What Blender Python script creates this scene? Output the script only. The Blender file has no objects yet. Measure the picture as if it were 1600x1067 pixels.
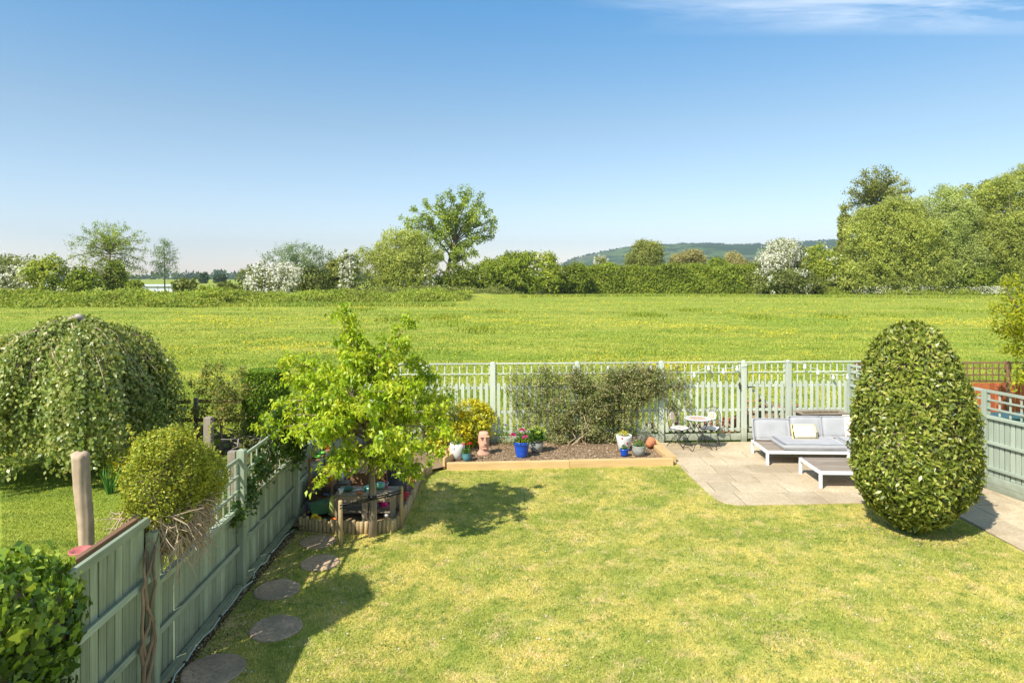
import bpy, math, random
import numpy as np
from mathutils import Vector, Matrix

# ------------------------------------------------------------------ camera, sky, sun, exposure
SC = bpy.context.scene
COL = SC.collection
F, HZ, H = 1050.0, 433.0, 4.0            # focal length and horizon row in photo pixels, eye height in metres
camd = bpy.data.cameras.new('camera')
cam = bpy.data.objects.new('camera', camd); COL.objects.link(cam)
cam.location = (0, 0, H); cam.rotation_euler = (math.radians(90), 0, 0)
camd.sensor_width = 36; camd.lens = 36 * F / 1600
camd.shift_y = -(533.5 - HZ) / 1600
camd.clip_start = .1; camd.clip_end = 12000
SC.camera = cam

SUN_EL = math.radians(46); SUN_AZ = math.atan2(-.66, -.75)
world = bpy.data.worlds.new('World'); SC.world = world; world.use_nodes = True
wn = world.node_tree.nodes; wl = world.node_tree.links; wn.clear()
wo = wn.new('ShaderNodeOutputWorld'); bg = wn.new('ShaderNodeBackground'); sky = wn.new('ShaderNodeTexSky')
sky.sky_type = 'NISHITA'; sky.sun_disc = False
sky.sun_elevation = SUN_EL; sky.sun_rotation = SUN_AZ
sky.altitude = 0; sky.air_density = 1.0; sky.dust_density = .15; sky.ozone_density = 1.9
bg.inputs['Strength'].default_value = .135
# thin high cloud, as a layer of the sky: noise on a plane far overhead, beginning about 20 degrees up
tc = wn.new('ShaderNodeTexCoord'); sp = wn.new('ShaderNodeSeparateXYZ'); wl.new(tc.outputs['Generated'], sp.inputs[0])
def wmath(op, a, b=None, clamp=False):
    n = wn.new('ShaderNodeMath'); n.operation = op; n.use_clamp = clamp
    for i, v in enumerate((a, b)):
        if v is None: continue
        if isinstance(v, (int, float)): n.inputs[i].default_value = v
        else: wl.new(v, n.inputs[i])
    return n.outputs[0]
zc = wmath('MAXIMUM', sp.outputs['Z'], .03)
ux = wmath('DIVIDE', sp.outputs['X'], zc); uy = wmath('DIVIDE', sp.outputs['Y'], zc)
cb = wn.new('ShaderNodeCombineXYZ'); wl.new(ux, cb.inputs[0]); wl.new(uy, cb.inputs[1])
mp = wn.new('ShaderNodeMapping'); wl.new(cb.outputs[0], mp.inputs['Vector'])
mp.inputs['Rotation'].default_value = (0, 0, math.radians(-14)); mp.inputs['Scale'].default_value = (.55, 1.5, 1)
n1 = wn.new('ShaderNodeTexNoise'); wl.new(mp.outputs[0], n1.inputs['Vector'])
n1.inputs['Scale'].default_value = 1.6; n1.inputs['Detail'].default_value = 9; n1.inputs['Roughness'].default_value = .62; n1.inputs['Distortion'].default_value = .5
# bank of cloud lies to the north-east, nearer than 2.7 cloud heights
edge = wmath('MULTIPLY', wmath('SUBTRACT', 2.80, uy), 3.2, True)
side = wmath('MULTIPLY', wmath('SUBTRACT', ux, .2), .9, True)
nn = wmath('MULTIPLY', wmath('SUBTRACT', n1.outputs['Fac'], .40), 3.6, True)
cl = wmath('MULTIPLY', wmath('MULTIPLY', edge, side), nn)
cl = wmath('MULTIPLY', cl, .8)
mx = wn.new('ShaderNodeMixRGB'); wl.new(cl, mx.inputs[0]); tn = wn.new('ShaderNodeMixRGB'); tn.blend_type = 'MULTIPLY'; tn.inputs[0].default_value = 1; wl.new(sky.outputs[0], tn.inputs[1]); tr_ = wn.new('ShaderNodeValToRGB'); wl.new(sp.outputs['Z'], tr_.inputs[0]); wl.new(tr_.outputs[0], tn.inputs[2]); E_ = tr_.color_ramp.elements; E_.new(.215); E_.new(.37)
for e_, (p_, c_) in zip(E_, ((0, (.87, .79, .84, 1)), (.215, (.72, .76, .72, 1)), (.37, (.42, .76, .87, 1)), (1, (.85, .95, .93, 1)))): e_.position = p_; e_.color = c_
wl.new(tn.outputs[0], mx.inputs[1])
mx.inputs[2].default_value = (6.2, 6.4, 6.6, 1)
wl.new(mx.outputs[0], bg.inputs['Color']); wl.new(bg.outputs[0], wo.inputs['Surface'])

sund = bpy.data.lights.new('sun', 'SUN'); sun = bpy.data.objects.new('sun', sund); COL.objects.link(sun)
sund.energy = 4.3; sund.angle = math.radians(.5); sund.color = (1, .955, .87)
sv = Vector((-.66, -.75, 0)).normalized() * math.cos(SUN_EL) + Vector((0, 0, math.sin(SUN_EL)))
sun.rotation_euler = sv.to_track_quat('Z', 'Y').to_euler()
SC.view_settings.view_transform = 'Standard'; SC.view_settings.look = 'None'
SC.view_settings.exposure = .70; SC.view_settings.gamma = 1
SC.cycles.max_bounces = 6; SC.cycles.transparent_max_bounces = 8
SC.cycles.sample_clamp_indirect = 6

# ------------------------------------------------------------------ helpers
RS = np.random.RandomState
def g(px, py, z=0.0):
    """point of the level z seen at photo pixel (px, py)"""
    Y = (H - z) * F / (py - HZ); return Vector(((px - 800) / F * Y, Y, z))
def at(px, py, Y):
    """point at distance Y seen at photo pixel"""
    return Vector(((px - 800) / F * Y, Y, H - (py - HZ) / F * Y))

def tag(o, label=None, cat=None, group=None, kind=None):
    if label: o['label'] = label
    if cat: o['category'] = cat
    if group: o['group'] = group
    if kind: o['kind'] = kind
    return o
def thing(name, label, cat, loc=(0, 0, 0), rz=0, group=None):
    o = bpy.data.objects.new(name, None); COL.objects.link(o)
    o.location = loc; o.rotation_euler = (0, 0, rz); o.empty_display_size = .1
    return tag(o, label, cat, group)
def link(name, me, parent=None, loc=None, M=None):
    o = bpy.data.objects.new(name, me); COL.objects.link(o)
    if parent is not None: o.parent = parent
    if M is not None: o.matrix_basis = M
    if loc is not None: o.location = loc
    return o

class Geo:
    def __init__(s): s.v = []; s.f = []; s.sm = []
    def add(s, vs, fs, smooth=False):
        b = len(s.v); s.v += [tuple(v) for v in vs]; s.f += [tuple(i + b for i in f) for f in fs]; s.sm += [smooth] * len(fs); return s
    def box(s, c, d, M=None, bev=0.0):
        x, y, z = d[0] / 2, d[1] / 2, d[2] / 2
        if bev <= 0:
            vs = [Vector((i * x, j * y, k * z)) for i in (-1, 1) for j in (-1, 1) for k in (-1, 1)]
            fs = [(0, 1, 3, 2), (4, 6, 7, 5), (0, 4, 5, 1), (2, 3, 7, 6), (0, 2, 6, 4), (1, 5, 7, 3)]
        else:                                           # chamfered along every edge
            b = min(bev, x * .9, y * .9, z * .9); vs = []; idx = {}
            for i in (-1, 1):
                for j in (-1, 1):
                    for k in (-1, 1):
                        idx[(i, j, k, 0)] = len(vs); vs.append(Vector((i * x, j * (y - b), k * (z - b))))
                        idx[(i, j, k, 1)] = len(vs); vs.append(Vector((i * (x - b), j * y, k * (z - b))))
                        idx[(i, j, k, 2)] = len(vs); vs.append(Vector((i * (x - b), j * (y - b), k * z)))
            fs = []
            for s_ in (-1, 1):
                q = [idx[(s_, j, k, 0)] for j, k in ((-1, -1), (1, -1), (1, 1), (-1, 1))]; fs.append(q if s_ > 0 else q[::-1])
                q = [idx[(i, s_, k, 1)] for i, k in ((-1, -1), (-1, 1), (1, 1), (1, -1))]; fs.append(q if s_ > 0 else q[::-1])
                q = [idx[(i, j, s_, 2)] for i, j in ((-1, -1), (1, -1), (1, 1), (-1, 1))]; fs.append(q if s_ > 0 else q[::-1])
            for a in (-1, 1):
                for b_ in (-1, 1):
                    fs.append([idx[(a, b_, -1, 0)], idx[(a, b_, 1, 0)], idx[(a, b_, 1, 1)], idx[(a, b_, -1, 1)]][::(1 if a * b_ < 0 else -1)])
                    fs.append([idx[(a, -1, b_, 0)], idx[(a, 1, b_, 0)], idx[(a, 1, b_, 2)], idx[(a, -1, b_, 2)]][::(1 if a * b_ > 0 else -1)])
                    fs.append([idx[(-1, a, b_, 1)], idx[(1, a, b_, 1)], idx[(1, a, b_, 2)], idx[(-1, a, b_, 2)]][::(1 if a * b_ < 0 else -1)])
            for i in (-1, 1):
                for j in (-1, 1):
                    for k in (-1, 1):
                        t = [idx[(i, j, k, 0)], idx[(i, j, k, 1)], idx[(i, j, k, 2)]]; fs.append(t if i * j * k > 0 else t[::-1])
        if M is not None: vs = [M @ v for v in vs]
        c = Vector(c); return s.add([v + c for v in vs], fs)
    def tube(s, pts, rad, n=6, cap=True):
        pts = [Vector(p) for p in pts]
        if isinstance(rad, (int, float)): rad = [rad] * len(pts)
        up = None; vs = []
        for i, p in enumerate(pts):
            d = (pts[min(i + 1, len(pts) - 1)] - pts[max(i - 1, 0)])
            if d.length < 1e-7: d = Vector((0, 0, 1))
            d.normalize()
            if up is None:
                up = d.orthogonal().normalized()
            else:
                up = up - d * up.dot(d)
                if up.length < 1e-5: up = d.orthogonal()
                up.normalize()
            w = d.cross(up)
            for k in range(n):
                a = 2 * math.pi * k / n; vs.append(p + (up * math.cos(a) + w * math.sin(a)) * rad[i])
        fs = []
        for i in range(len(pts) - 1):
            for k in range(n):
                fs.append((i * n + k, i * n + (k + 1) % n, (i + 1) * n + (k + 1) % n, (i + 1) * n + k))
        if cap and n > 2:
            fs.append(tuple(range(n))[::-1]); fs.append(tuple((len(pts) - 1) * n + k for k in range(n)))
        return s.add(vs, fs, n > 4)
    def lathe(s, prof, c=(0, 0, 0), n=20, M=None, smooth=True, jig=None):
        c = Vector(c); vs = []; m = len(prof)
        for (r, z) in prof:
            for k in range(n):
                a = 2 * math.pi * k / n; rr = r * (jig(a, z) if jig else 1)
                v = Vector((rr * math.cos(a), rr * math.sin(a), z)); vs.append((M @ v if M else v) + c)
        fs = [(i * n + k, i * n + (k + 1) % n, (i + 1) * n + (k + 1) % n, (i + 1) * n + k) for i in range(m - 1) for k in range(n)]
        fs.append(tuple(range(n))[::-1]); fs.append(tuple((m - 1) * n + k for k in range(n)))
        return s.add(vs, fs, smooth)
    def ball(s, c, r, n=10, m=7, M=None):
        if isinstance(r, (int, float)): r = (r, r, r)
        vs = []; c = Vector(c)
        for i in range(m + 1):
            t = math.pi * i / m
            for k in range(n):
                a = 2 * math.pi * k / n
                v = Vector((r[0] * math.sin(t) * math.cos(a), r[1] * math.sin(t) * math.sin(a), -r[2] * math.cos(t)))
                vs.append((M @ v if M else v) + c)
        fs = [(i * n + k, i * n + (k + 1) % n, (i + 1) * n + (k + 1) % n, (i + 1) * n + k) for i in range(m) for k in range(n)]
        return s.add(vs, fs, True)
    def mesh(s, name, m=None):
        me = bpy.data.meshes.new(name); me.from_pydata(s.v, [], s.f)
        me.polygons.foreach_set('use_smooth', s.sm)
        if m: me.materials.append(m)
        me.update(); return me
    def build(s, name, m, parent=None, loc=None, M=None):
        return link(name, s.mesh(name, m), parent, loc, M)

CACHE = {}
def plank(name, parent, p0, p1, w, t, m, side=None, bev=.003, jit=0.0):
    """a board from p0 to p1, w wide along `side`, t thick; equal boards share one mesh"""
    p0 = Vector(p0); p1 = Vector(p1); d = p1 - p0; L = d.length; z = d.normalized()
    if side is None: side = Vector((1, 0, 0)) if abs(z.x) < .9 else Vector((0, 1, 0))
    x = Vector(side); x = (x - z * x.dot(z)).normalized(); y = z.cross(x)
    key = (name, round(L, 2), round(w, 3), round(t, 3), m.name)
    if key not in CACHE:
        CACHE[key] = Geo().box((0, 0, 0), (w, t, round(L, 2)), bev=bev).mesh(name, m)
    M = Matrix((x, y, z)).transposed().to_4x4(); M.translation = (p0 + p1) / 2
    if jit: M = M @ Matrix.Rotation(random.uniform(-jit, jit), 4, 'X') @ Matrix.Rotation(random.uniform(-jit, jit), 4, 'Y')
    return link(name, CACHE[key], parent, M=M)
def plank_n(name, *a, label=None, **k):
    o = plank(name, *a, **k)
    if label: o['label'] = label
    return o

def fast(name, V, k, m, parent=None, rnd=None, kind=None):
    """mesh of separate k-gons: V is (n*k, 3)"""
    V = np.ascontiguousarray(V, dtype=np.float32); nv = len(V); nf = nv // k
    me = bpy.data.meshes.new(name)
    me.vertices.add(nv); me.vertices.foreach_set('co', V.ravel())
    me.loops.add(nv); me.loops.foreach_set('vertex_index', np.arange(nv, dtype=np.int32))
    me.polygons.add(nf); me.polygons.foreach_set('loop_start', np.arange(0, nv, k, dtype=np.int32))
    try: me.polygons.foreach_set('loop_total', np.full(nf, k, dtype=np.int32))
    except Exception: pass
    if rnd is not None:
        a = me.attributes.new('rnd', 'FLOAT', 'FACE'); a.data.foreach_set('value', np.asarray(rnd, dtype=np.float32))
    me.materials.append(m); me.update(calc_edges=True)
    o = link(name, me, parent)
    if kind: o['kind'] = kind
    return o
def unit(a): return a / np.maximum(np.linalg.norm(a, axis=-1, keepdims=True), 1e-9)
def rdir(rs, n): return unit(rs.normal(size=(n, 3)))
def leafV(P, D, N, L, W, fold=.25, curl=0.0):
    """four-cornered folded leaves"""
    D = unit(D); S = unit(np.cross(D, N)); N = np.cross(S, D)
    L = np.asarray(L).reshape(-1, 1) * np.ones((len(P), 1)); W = np.asarray(W).reshape(-1, 1) * np.ones((len(P), 1))
    a = P; b = P + D * L * .45 + S * W * .5 + N * W * fold; c = P + D * L - N * L * curl; d = P + D * L * .45 - S * W * .5 + N * W * fold
    return np.stack([a, b, c, d], 1).reshape(-1, 3)
IVY = [(0, 0), (.42, -.12), (.52, .28), (.28, .42), (.2, .75), (0, 1), (-.2, .75), (-.28, .42), (-.52, .28), (-.42, -.12)]
def ivyV(P, D, N, L, shape=IVY):
    D = unit(D); S = unit(np.cross(D, N)); N = np.cross(S, D); L = np.asarray(L).reshape(-1, 1)
    return np.stack([P + D * L * y + S * L * x + N * L * (.25 * abs(x) - .12 * y * y) for x, y in shape], 1).reshape(-1, 3)

# ------------------------------------------------------------------ materials
class NT:
    def __init__(s, name):
        s.m = bpy.data.materials.new(name); s.m.use_nodes = True; s.n = s.m.node_tree.nodes; s.l = s.m.node_tree.links
        s.b = s.n['Principled BSDF']; s.out = s.n['Material Output']
    def node(s, t, **k):
        n = s.n.new(t)
        for a, v in k.items(): setattr(n, a, v)
        return n
    def put(s, v, sock):
        if hasattr(v, 'links') or isinstance(v, bpy.types.NodeSocket): s.l.new(v, sock)
        elif isinstance(v, (tuple, list)) and len(v) == 3 and sock.type == 'RGBA': sock.default_value = (*v, 1)
        else: sock.default_value = v
    def noise(s, scale, detail=3, vec=None, rough=.5, dist=0, w=None):
        n = s.node('ShaderNodeTexNoise')
        if w is not None: n.noise_dimensions = '4D'; s.put(w, n.inputs['W'])
        n.inputs['Scale'].default_value = scale; n.inputs['Detail'].default_value = detail
        n.inputs['Roughness'].default_value = rough; n.inputs['Distortion'].default_value = dist
        if vec is not None: s.l.new(vec, n.inputs['Vector'])
        return n.outputs['Fac']
    def mapp(s, vec, scale=(1, 1, 1), loc=(0, 0, 0)):
        n = s.node('ShaderNodeMapping'); s.l.new(vec, n.inputs['Vector']); n.inputs['Scale'].default_value = scale; n.inputs['Location'].default_value = loc
        return n.outputs[0]
    def obj(s): return s.node('ShaderNodeTexCoord').outputs['Object']
    def pos(s): return s.node('ShaderNodeNewGeometry').outputs['Position']
    def orand(s): return s.node('ShaderNodeObjectInfo').outputs['Random']
    def attr(s, name='rnd'): return s.node('ShaderNodeAttribute', attribute_name=name).outputs['Fac']
    def ramp(s, fac, stops):
        n = s.node('ShaderNodeValToRGB'); s.l.new(fac, n.inputs[0]); e = n.color_ramp.elements
        while len(e) < len(stops): e.new(.5)
        for i, (p, c) in enumerate(stops):
            e[i].position = p; e[i].color = (*c, 1) if len(c) == 3 else c
        return n.outputs[0]
    def val(s, fac, a, b, lo=0.0, hi=1.0):
        n = s.node('ShaderNodeMapRange'); s.l.new(fac, n.inputs[0])
        for i, v in enumerate((a, b, lo, hi)): n.inputs[i + 1].default_value = v
        return n.outputs[0]
    def mix(s, fac, a, b, mode='MIX'):
        n = s.node('ShaderNodeMixRGB', blend_type=mode); s.put(fac, n.inputs[0]); s.put(a, n.inputs[1]); s.put(b, n.inputs[2]); return n.outputs[0]
    def math(s, op, a, b=0.0, clamp=False):
        n = s.node('ShaderNodeMath', operation=op, use_clamp=clamp); s.put(a, n.inputs[0]); s.put(b, n.inputs[1]); return n.outputs[0]
    def bump(s, h, strength=.3, dist=.01):
        n = s.node('ShaderNodeBump'); s.l.new(h, n.inputs['Height']); n.inputs['Strength'].default_value = strength; n.inputs['Distance'].default_value = dist
        s.l.new(n.outputs[0], s.b.inputs['Normal'])
    def done(s, col, rough=.6, spec=.3, metal=0.0):
        s.put(col, s.b.inputs['Base Color']); s.put(rough, s.b.inputs['Roughness']); s.b.inputs['Specular IOR Level'].default_value = spec; s.b.inputs['Metallic'].default_value = metal
        return s.m

def foliage(name, cols, trans=.35, rough=.5, spec=.3, big=.35, bscale=1.2, tcol=None):
    t = NT(name); n = len(cols); r = t.attr()
    c = t.ramp(r, [(i / max(1, n - 1), cols[i]) for i in range(n)])
    nz = t.val(t.noise(bscale, 2, t.pos()), .3, .7, 1 - big, 1 + big)
    c = t.mix(1.0, c, nz, 'MULTIPLY')
    t.done(c, rough, spec)
    tr = t.node('ShaderNodeBsdfTranslucent'); c2 = t.mix(1.0, c, tcol or (1.5, 1.35, .6), 'MULTIPLY'); t.l.new(c2, tr.inputs[0])
    ms = t.node('ShaderNodeMixShader'); ms.inputs[0].default_value = trans
    t.l.new(t.b.outputs[0], ms.inputs[1]); t.l.new(tr.outputs[0], ms.inputs[2]); t.l.new(ms.outputs[0], t.out.inputs['Surface'])
    return t.m
def wood(name, c1, c2, var=.25, rough=.7, grain=1.0, spec=.2, knots=None, worn=None, dirt=False):
    """timber, grain along local Z, every object with its own figure and shade"""
    t = NT(name); o = t.obj(); r = t.orand(); w = t.math('MULTIPLY', r, 50)
    a = t.noise(38 * grain, 4, t.mapp(o, (1, 1, .045)), w=w, dist=.3); b = t.noise(6, 3, t.mapp(o, (1, 1, .35)), w=w)
    f = t.math('ADD', t.math('MULTIPLY', a, .55), t.math('MULTIPLY', b, .45))
    c = t.mix(t.val(f, .34, .66), c1, c2)
    if worn:
        wv = t.val(t.noise(9, 6, t.mapp(o, (1, 1, .3)), w=w, rough=.7), .60, .68); c = t.mix(t.math('MULTIPLY', wv, worn[1]), c, worn[0])
    if knots:
        v = t.node('ShaderNodeTexVoronoi'); t.l.new(t.mapp(o, (4, 4, 2.2)), v.inputs['Vector']); v.inputs['Scale'].default_value = 1.6
        c = t.mix(t.val(v.outputs['Distance'], .05, .12, .8, 0), c, knots)
    if dirt:                                       # soil splash and algae on the lowest hand's breadth
        ps = t.pos(); sz = t.node('ShaderNodeSeparateXYZ'); t.l.new(ps, sz.inputs[0]); dn = t.noise(7, 5, ps, .7)
        c = t.mix(t.math('MULTIPLY', t.val(t.math('ADD', sz.outputs[2], t.math('MULTIPLY', dn, .5)), .28, .62, 1, 0), .6), c, (.13, .13, .07))
    c = t.mix(1.0, c, t.val(r, 0, 1, 1 - var, 1 + var), 'MULTIPLY')
    t.bump(a, .35, .004); return t.done(c, rough, spec)
def plain(name, c, rough=.5, spec=.4, var=.12, scale=12, metal=0.0, bump=0.0):
    t = NT(name); n = t.noise(scale, 4, t.obj(), w=t.math('MULTIPLY', t.orand(), 20))
    cc = t.mix(t.val(n, .3, .7), tuple(x * (1 - var) for x in c), tuple(min(1, x * (1 + var)) for x in c))
    if bump: t.bump(n, bump, .005)
    return t.done(cc, rough, spec, metal)

SAGE_L = wood('sage_paint_shaded', (.225, .27, .18), (.385, .43, .30), .22, .65, worn=((.34, .27, .17), .4), dirt=True)  # darker copy of the one sage paint, shade put into its colour
SAGE_B = wood('sage_paint_pale', (.46, .50, .38), (.59, .62, .49), .12, .62, worn=((.45, .40, .30), .45), dirt=True)  # lighter copy of the same paint; sun and bleaching put into its colour
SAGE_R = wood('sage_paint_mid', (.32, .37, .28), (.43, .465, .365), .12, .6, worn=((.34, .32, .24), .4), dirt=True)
BROWNW = wood('brown_fence_wood', (.16, .085, .045), (.26, .15, .08), .2)
REDW = wood('red_stained_wood', (.33, .075, .03), (.46, .13, .055), .18, .7)
OLDW = wood('weathered_wood', (.20, .16, .115), (.33, .275, .21), .2)
TEAKW = wood('grey_teak', (.23, .18, .135), (.37, .30, .225), .15, .6)
PINEW = wood('new_pine', (.56, .36, .15), (.70, .48, .23), .08, .6, knots=(.30, .15, .06))
LOGW = wood('log_roll_wood', (.34, .24, .12), (.50, .38, .20), .2, .8)
KITW = wood('toy_kitchen_wood', (.24, .125, .06), (.36, .20, .10), .2, .6)
PALW = wood('pallet_wood', (.26, .20, .13), (.40, .32, .22), .15, .75)
BARK = wood('bark', (.13, .095, .065), (.26, .20, .14), .1, .9, .6)
PBARK = wood('pear_bark', (.13, .10, .07), (.42, .33, .24), .1, .9, .35)
TWIG = wood('pale_twig', (.40, .28, .17), (.60, .46, .31), .1, .9)
WHITEM = plain('white_powder_coat', (.70, .70, .69), .35, .5, .03)
CUSH = plain('pale_grey_fabric', (.41, .405, .40), .9, .1, .05, 7, bump=.9)
TERRA = plain('terracotta', (.62, .36, .24), .85, .15, .15, 8, bump=.2)
TERRA2 = plain('orange_terracotta', (.50, .20, .10), .85, .15, .15)
IRON = plain('dark_iron', (.075, .065, .06), .5, .5, .1, metal=.4)
BLACKP = plain('black_rubber', (.012, .012, .012), .5, .4, .1)
WHITEG = plain('white_glaze', (.72, .71, .66), .25, .5, .04, 5)
BLUEG = plain('cobalt_glaze', (.012, .085, .48), .15, .6, .15, 6)
TEALG = plain('teal_glaze', (.09, .24, .27), .3, .5, .2, 6)
GREYG = plain('grey_stone_pot', (.34, .34, .29), .7, .3, .15, 10)
OLIVEG = plain('dark_rim_glaze', (.05, .05, .04), .3, .5, .2)
SOILP = plain('pot_compost', (.05, .032, .02), .95, .1, .3, 30)
def col(name, c, rough=.35): return plain(name, c, rough, .45, .06)
YEL = col('yellow_plastic', (.80, .50, .01)); GRN = col('green_plastic', (.16, .50, .05)); PINK = col('pink_plastic', (.80, .03, .22)); RED = col('red_plastic', (.62, .03, .02))
BLUE = col('blue_plastic', (.03, .15, .55)); ORG = col('orange_plastic', (.75, .17, .02)); GREY = col('grey_plastic', (.085, .09, .105)); DKGRN = col('bottle_green_plastic', (.05, .15, .07))
PURP = col('purple_plastic', (.10, .045, .14)); LBLUE = col('pale_blue_plastic', (.25, .42, .62)); MINT = col('mint_plastic', (.16, .42, .30)); WHT = col('white_plastic', (.75, .75, .75))
METAL = plain('galvanised_metal', (.45, .46, .45), .35, .5, .2, metal=.8)
BULB = plain('frosted_bulb', (.92, .92, .90), .2, .6, .02)
def pos_noise_col(t, p, *args): return t.noise(args[0], args[1], p)

def grass_color(t, p, rnd=None, kind='lawn'):
    if kind == 'lawn':
        a = t.noise(1.1, 3, p); b = t.noise(4.2, 7, p, .75); c = t.noise(2.6, 7, t.mapp(p, (1, 1, 1), (13, 7, 0)), .75)
        base = t.mix(t.val(a, .38, .62), (.37, .41, .075), (.60, .54, .14))
        base = t.mix(t.val(b, .48, .66), base, (.21, .29, .045))
        base = t.mix(t.math('MULTIPLY', t.val(c, .52, .66), .6), base, (.78, .60, .30))
    else:
        q = t.mapp(p, (.12, .5, 1)); a = t.noise(.5, 5, q, .6); b = t.noise(1.6, 5, t.mapp(p, (.35, .8, 1), (5, 3, 0)), .65); c = t.noise(9, 3, p, .6)
        base = t.mix(t.val(a, .38, .62), (.27, .36, .042), (.42, .44, .07))
        base = t.mix(t.math('MULTIPLY', t.val(b, .50, .62), .75), base, (.17, .25, .030))
        base = t.mix(t.math('MULTIPLY', t.val(c, .5, .7), .35), base, (.18, .26, .03))
        sy = t.node('ShaderNodeSeparateXYZ'); t.l.new(p, sy.inputs[0]); wob = t.math('MULTIPLY', t.math('SUBTRACT', t.noise(.06, 3, t.mapp(p, (1, .1, 1))), .5), 14)
        for y0, hw in ((73.0, .8), (76.5, .6), (112.0, 1.2), (50.0, .35)):      # old wheel tracks across the field
            dd_ = t.math('ABSOLUTE', t.math('SUBTRACT', t.math('ADD', sy.outputs[1], wob), y0)); base = t.mix(t.math('MULTIPLY', t.val(dd_, 0, hw * 1.6, 1, 0), .45), base, (.13, .17, .03))
    if rnd is not None:
        base = t.mix(1.0, base, t.ramp(rnd, [(0, (.28, .38, .25)), (.45, (1, 1, 1)), (1, (1.7, 1.5, 1.8))]), 'MULTIPLY')
    return base
def grass_mat(name, kind, blade):
    t = NT(name); p = t.pos()
    if kind == 'lawn': flat = t.mapp(p, (1, 1, 0))
    else: flat = t.mapp(p, (1, 1, 0))
    c = grass_color(t, flat, t.attr() if blade else None, kind)
    if blade:
        t.done(c, .55, .25); tr = t.node('ShaderNodeBsdfTranslucent'); t.l.new(t.mix(1.0, c, (1.3, 1.25, .7), 'MULTIPLY'), tr.inputs[0])
        ms = t.node('ShaderNodeMixShader'); ms.inputs[0].default_value = .3; t.l.new(t.b.outputs[0], ms.inputs[1]); t.l.new(tr.outputs[0], ms.inputs[2]); t.l.new(ms.outputs[0], t.out.inputs['Surface'])
        return t.m
    c = t.mix(1.0, c, (.92, .88, .9), 'MULTIPLY'); t.bump(t.noise(45, 4, flat), .6, .03); return t.done(c, .95, .1)
LAWN_G = grass_mat('lawn_soil', 'lawn', False); LAWN_B = grass_mat('lawn_grass', 'lawn', True)
MEAD_G = grass_mat('meadow_soil', 'meadow', False); MEAD_B = grass_mat('meadow_grass', 'meadow', True)
def soil_mat(name, c1, c2, c3):
    t = NT(name); p = t.pos(); a = t.noise(3, 4, p); b = t.noise(28, 5, p, .7)
    c = t.mix(t.val(a, .35, .65), c1, c2); c = t.mix(t.val(b, .55, .68), c, c3); t.bump(b, .8, .03); return t.done(c, .95, .1)
SOIL = soil_mat('bed_soil', (.20, .135, .075), (.32, .22, .13), (.50, .37, .24))
DARKSOIL = soil_mat('dark_soil', (.07, .045, .028), (.11, .075, .045), (.20, .15, .09))
def stone_mat(name, c1, c2, c3, moss=(.20, .17, .11)):
    t = NT(name); p = t.pos(); r = t.orand(); a = t.noise(2.2, 5, p, .65); b = t.noise(26, 6, p, .75); d = t.noise(.7, 6, t.mapp(p, (1, 1, 1), (4, 4, 4)), .72)
    c = t.mix(t.val(a, .3, .7), c1, c2); c = t.mix(t.math('MULTIPLY', t.val(b, .46, .60), .75), c, c3)
    c = t.mix(t.math('MULTIPLY', t.val(d, .46, .62), .6), c, moss)
    c = t.mix(1.0, c, t.val(r, 0, 1, .88, 1.1), 'MULTIPLY'); t.bump(b, .5, .01); return t.done(c, .85, .2)
FLAG = stone_mat('cream_sandstone', (.52, .41, .26), (.66, .54, .36), (.42, .32, .195), (.37, .28, .175))
JOINT = stone_mat('joint_mortar', (.22, .17, .11), (.28, .21, .14), (.16, .12, .08))
STEP = stone_mat('stepping_stone', (.50, .34, .21), (.64, .45, .29), (.28, .19, .12))
# ------------------------------------------------------------------ the ground
random.seed(4)
def sheet(name, pts, z, m, kind='structure', parent=None):
    me = bpy.data.meshes.new(name); me.from_pydata([(x, y, z) for x, y in pts], [], [tuple(range(len(pts)))]); me.materials.append(m); me.update()
    o = link(name, me, parent)
    if kind: o['kind'] = kind
    return o
def fx(Y): return -3.2 - .03 * Y                  # left fence line
def by(X): return 16.07 + .05 * X                 # back fence line
def rx(Y): return 9.1 - .2 * (Y - 11.9)           # right fence line
t = sheet('meadow_ground', [(-6000, -30), (6000, -30), (6000, 7000), (-6000, 7000)], 0, MEAD_G)
EDGE = [(3.54, 14.45), (3.56, 13.6), (3.62, 12.4), (3.67, 12.05), (3.77, 11.83), (3.98, 11.74), (7.05, 11.9), (7.32, 11.75), (7.42, 11.3), (7.45, 9.9), (7.45, -1)]
sheet('lawn_ground', [(fx(-1), -1), (7.5, -1), (7.5, 12.2), (3.9, 12.2), (3.58, 14.4), (-1.3, 14.05), (-1.75, 13.6), (-1.75, 10.55), (fx(10.6), 10.6)], .004, LAWN_G)
sheet('neighbour_lawn_ground', [(-26, 1), (fx(1) - .02, 1), (fx(16), 15.9), (-26, 15.6)], .005, MEAD_G)
sheet('bed_soil', [(-1.35, 14.0), (3.4, 14.3), (3.25, 16.2), (-3.6, 15.95), (fx(10.6), 10.6), (-1.8, 10.6), (-1.8, 13.6)], .07, SOIL)
sheet('fence_foot_soil', [(fx(2), 2), (fx(2) + .10, 2), (fx(6) + .12, 6), (fx(8) + .09, 8), (fx(10.5) + .16, 10.5), (fx(10.5), 10.5)], .009, DARKSOIL)
sheet('neighbour_bed_soil', [(fx(7) - .02, 7), (fx(16) - .02, 15.85), (-7.4, 15.8), (-6.6, 12.4), (-5.0, 10)], .010, DARKSOIL)

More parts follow.
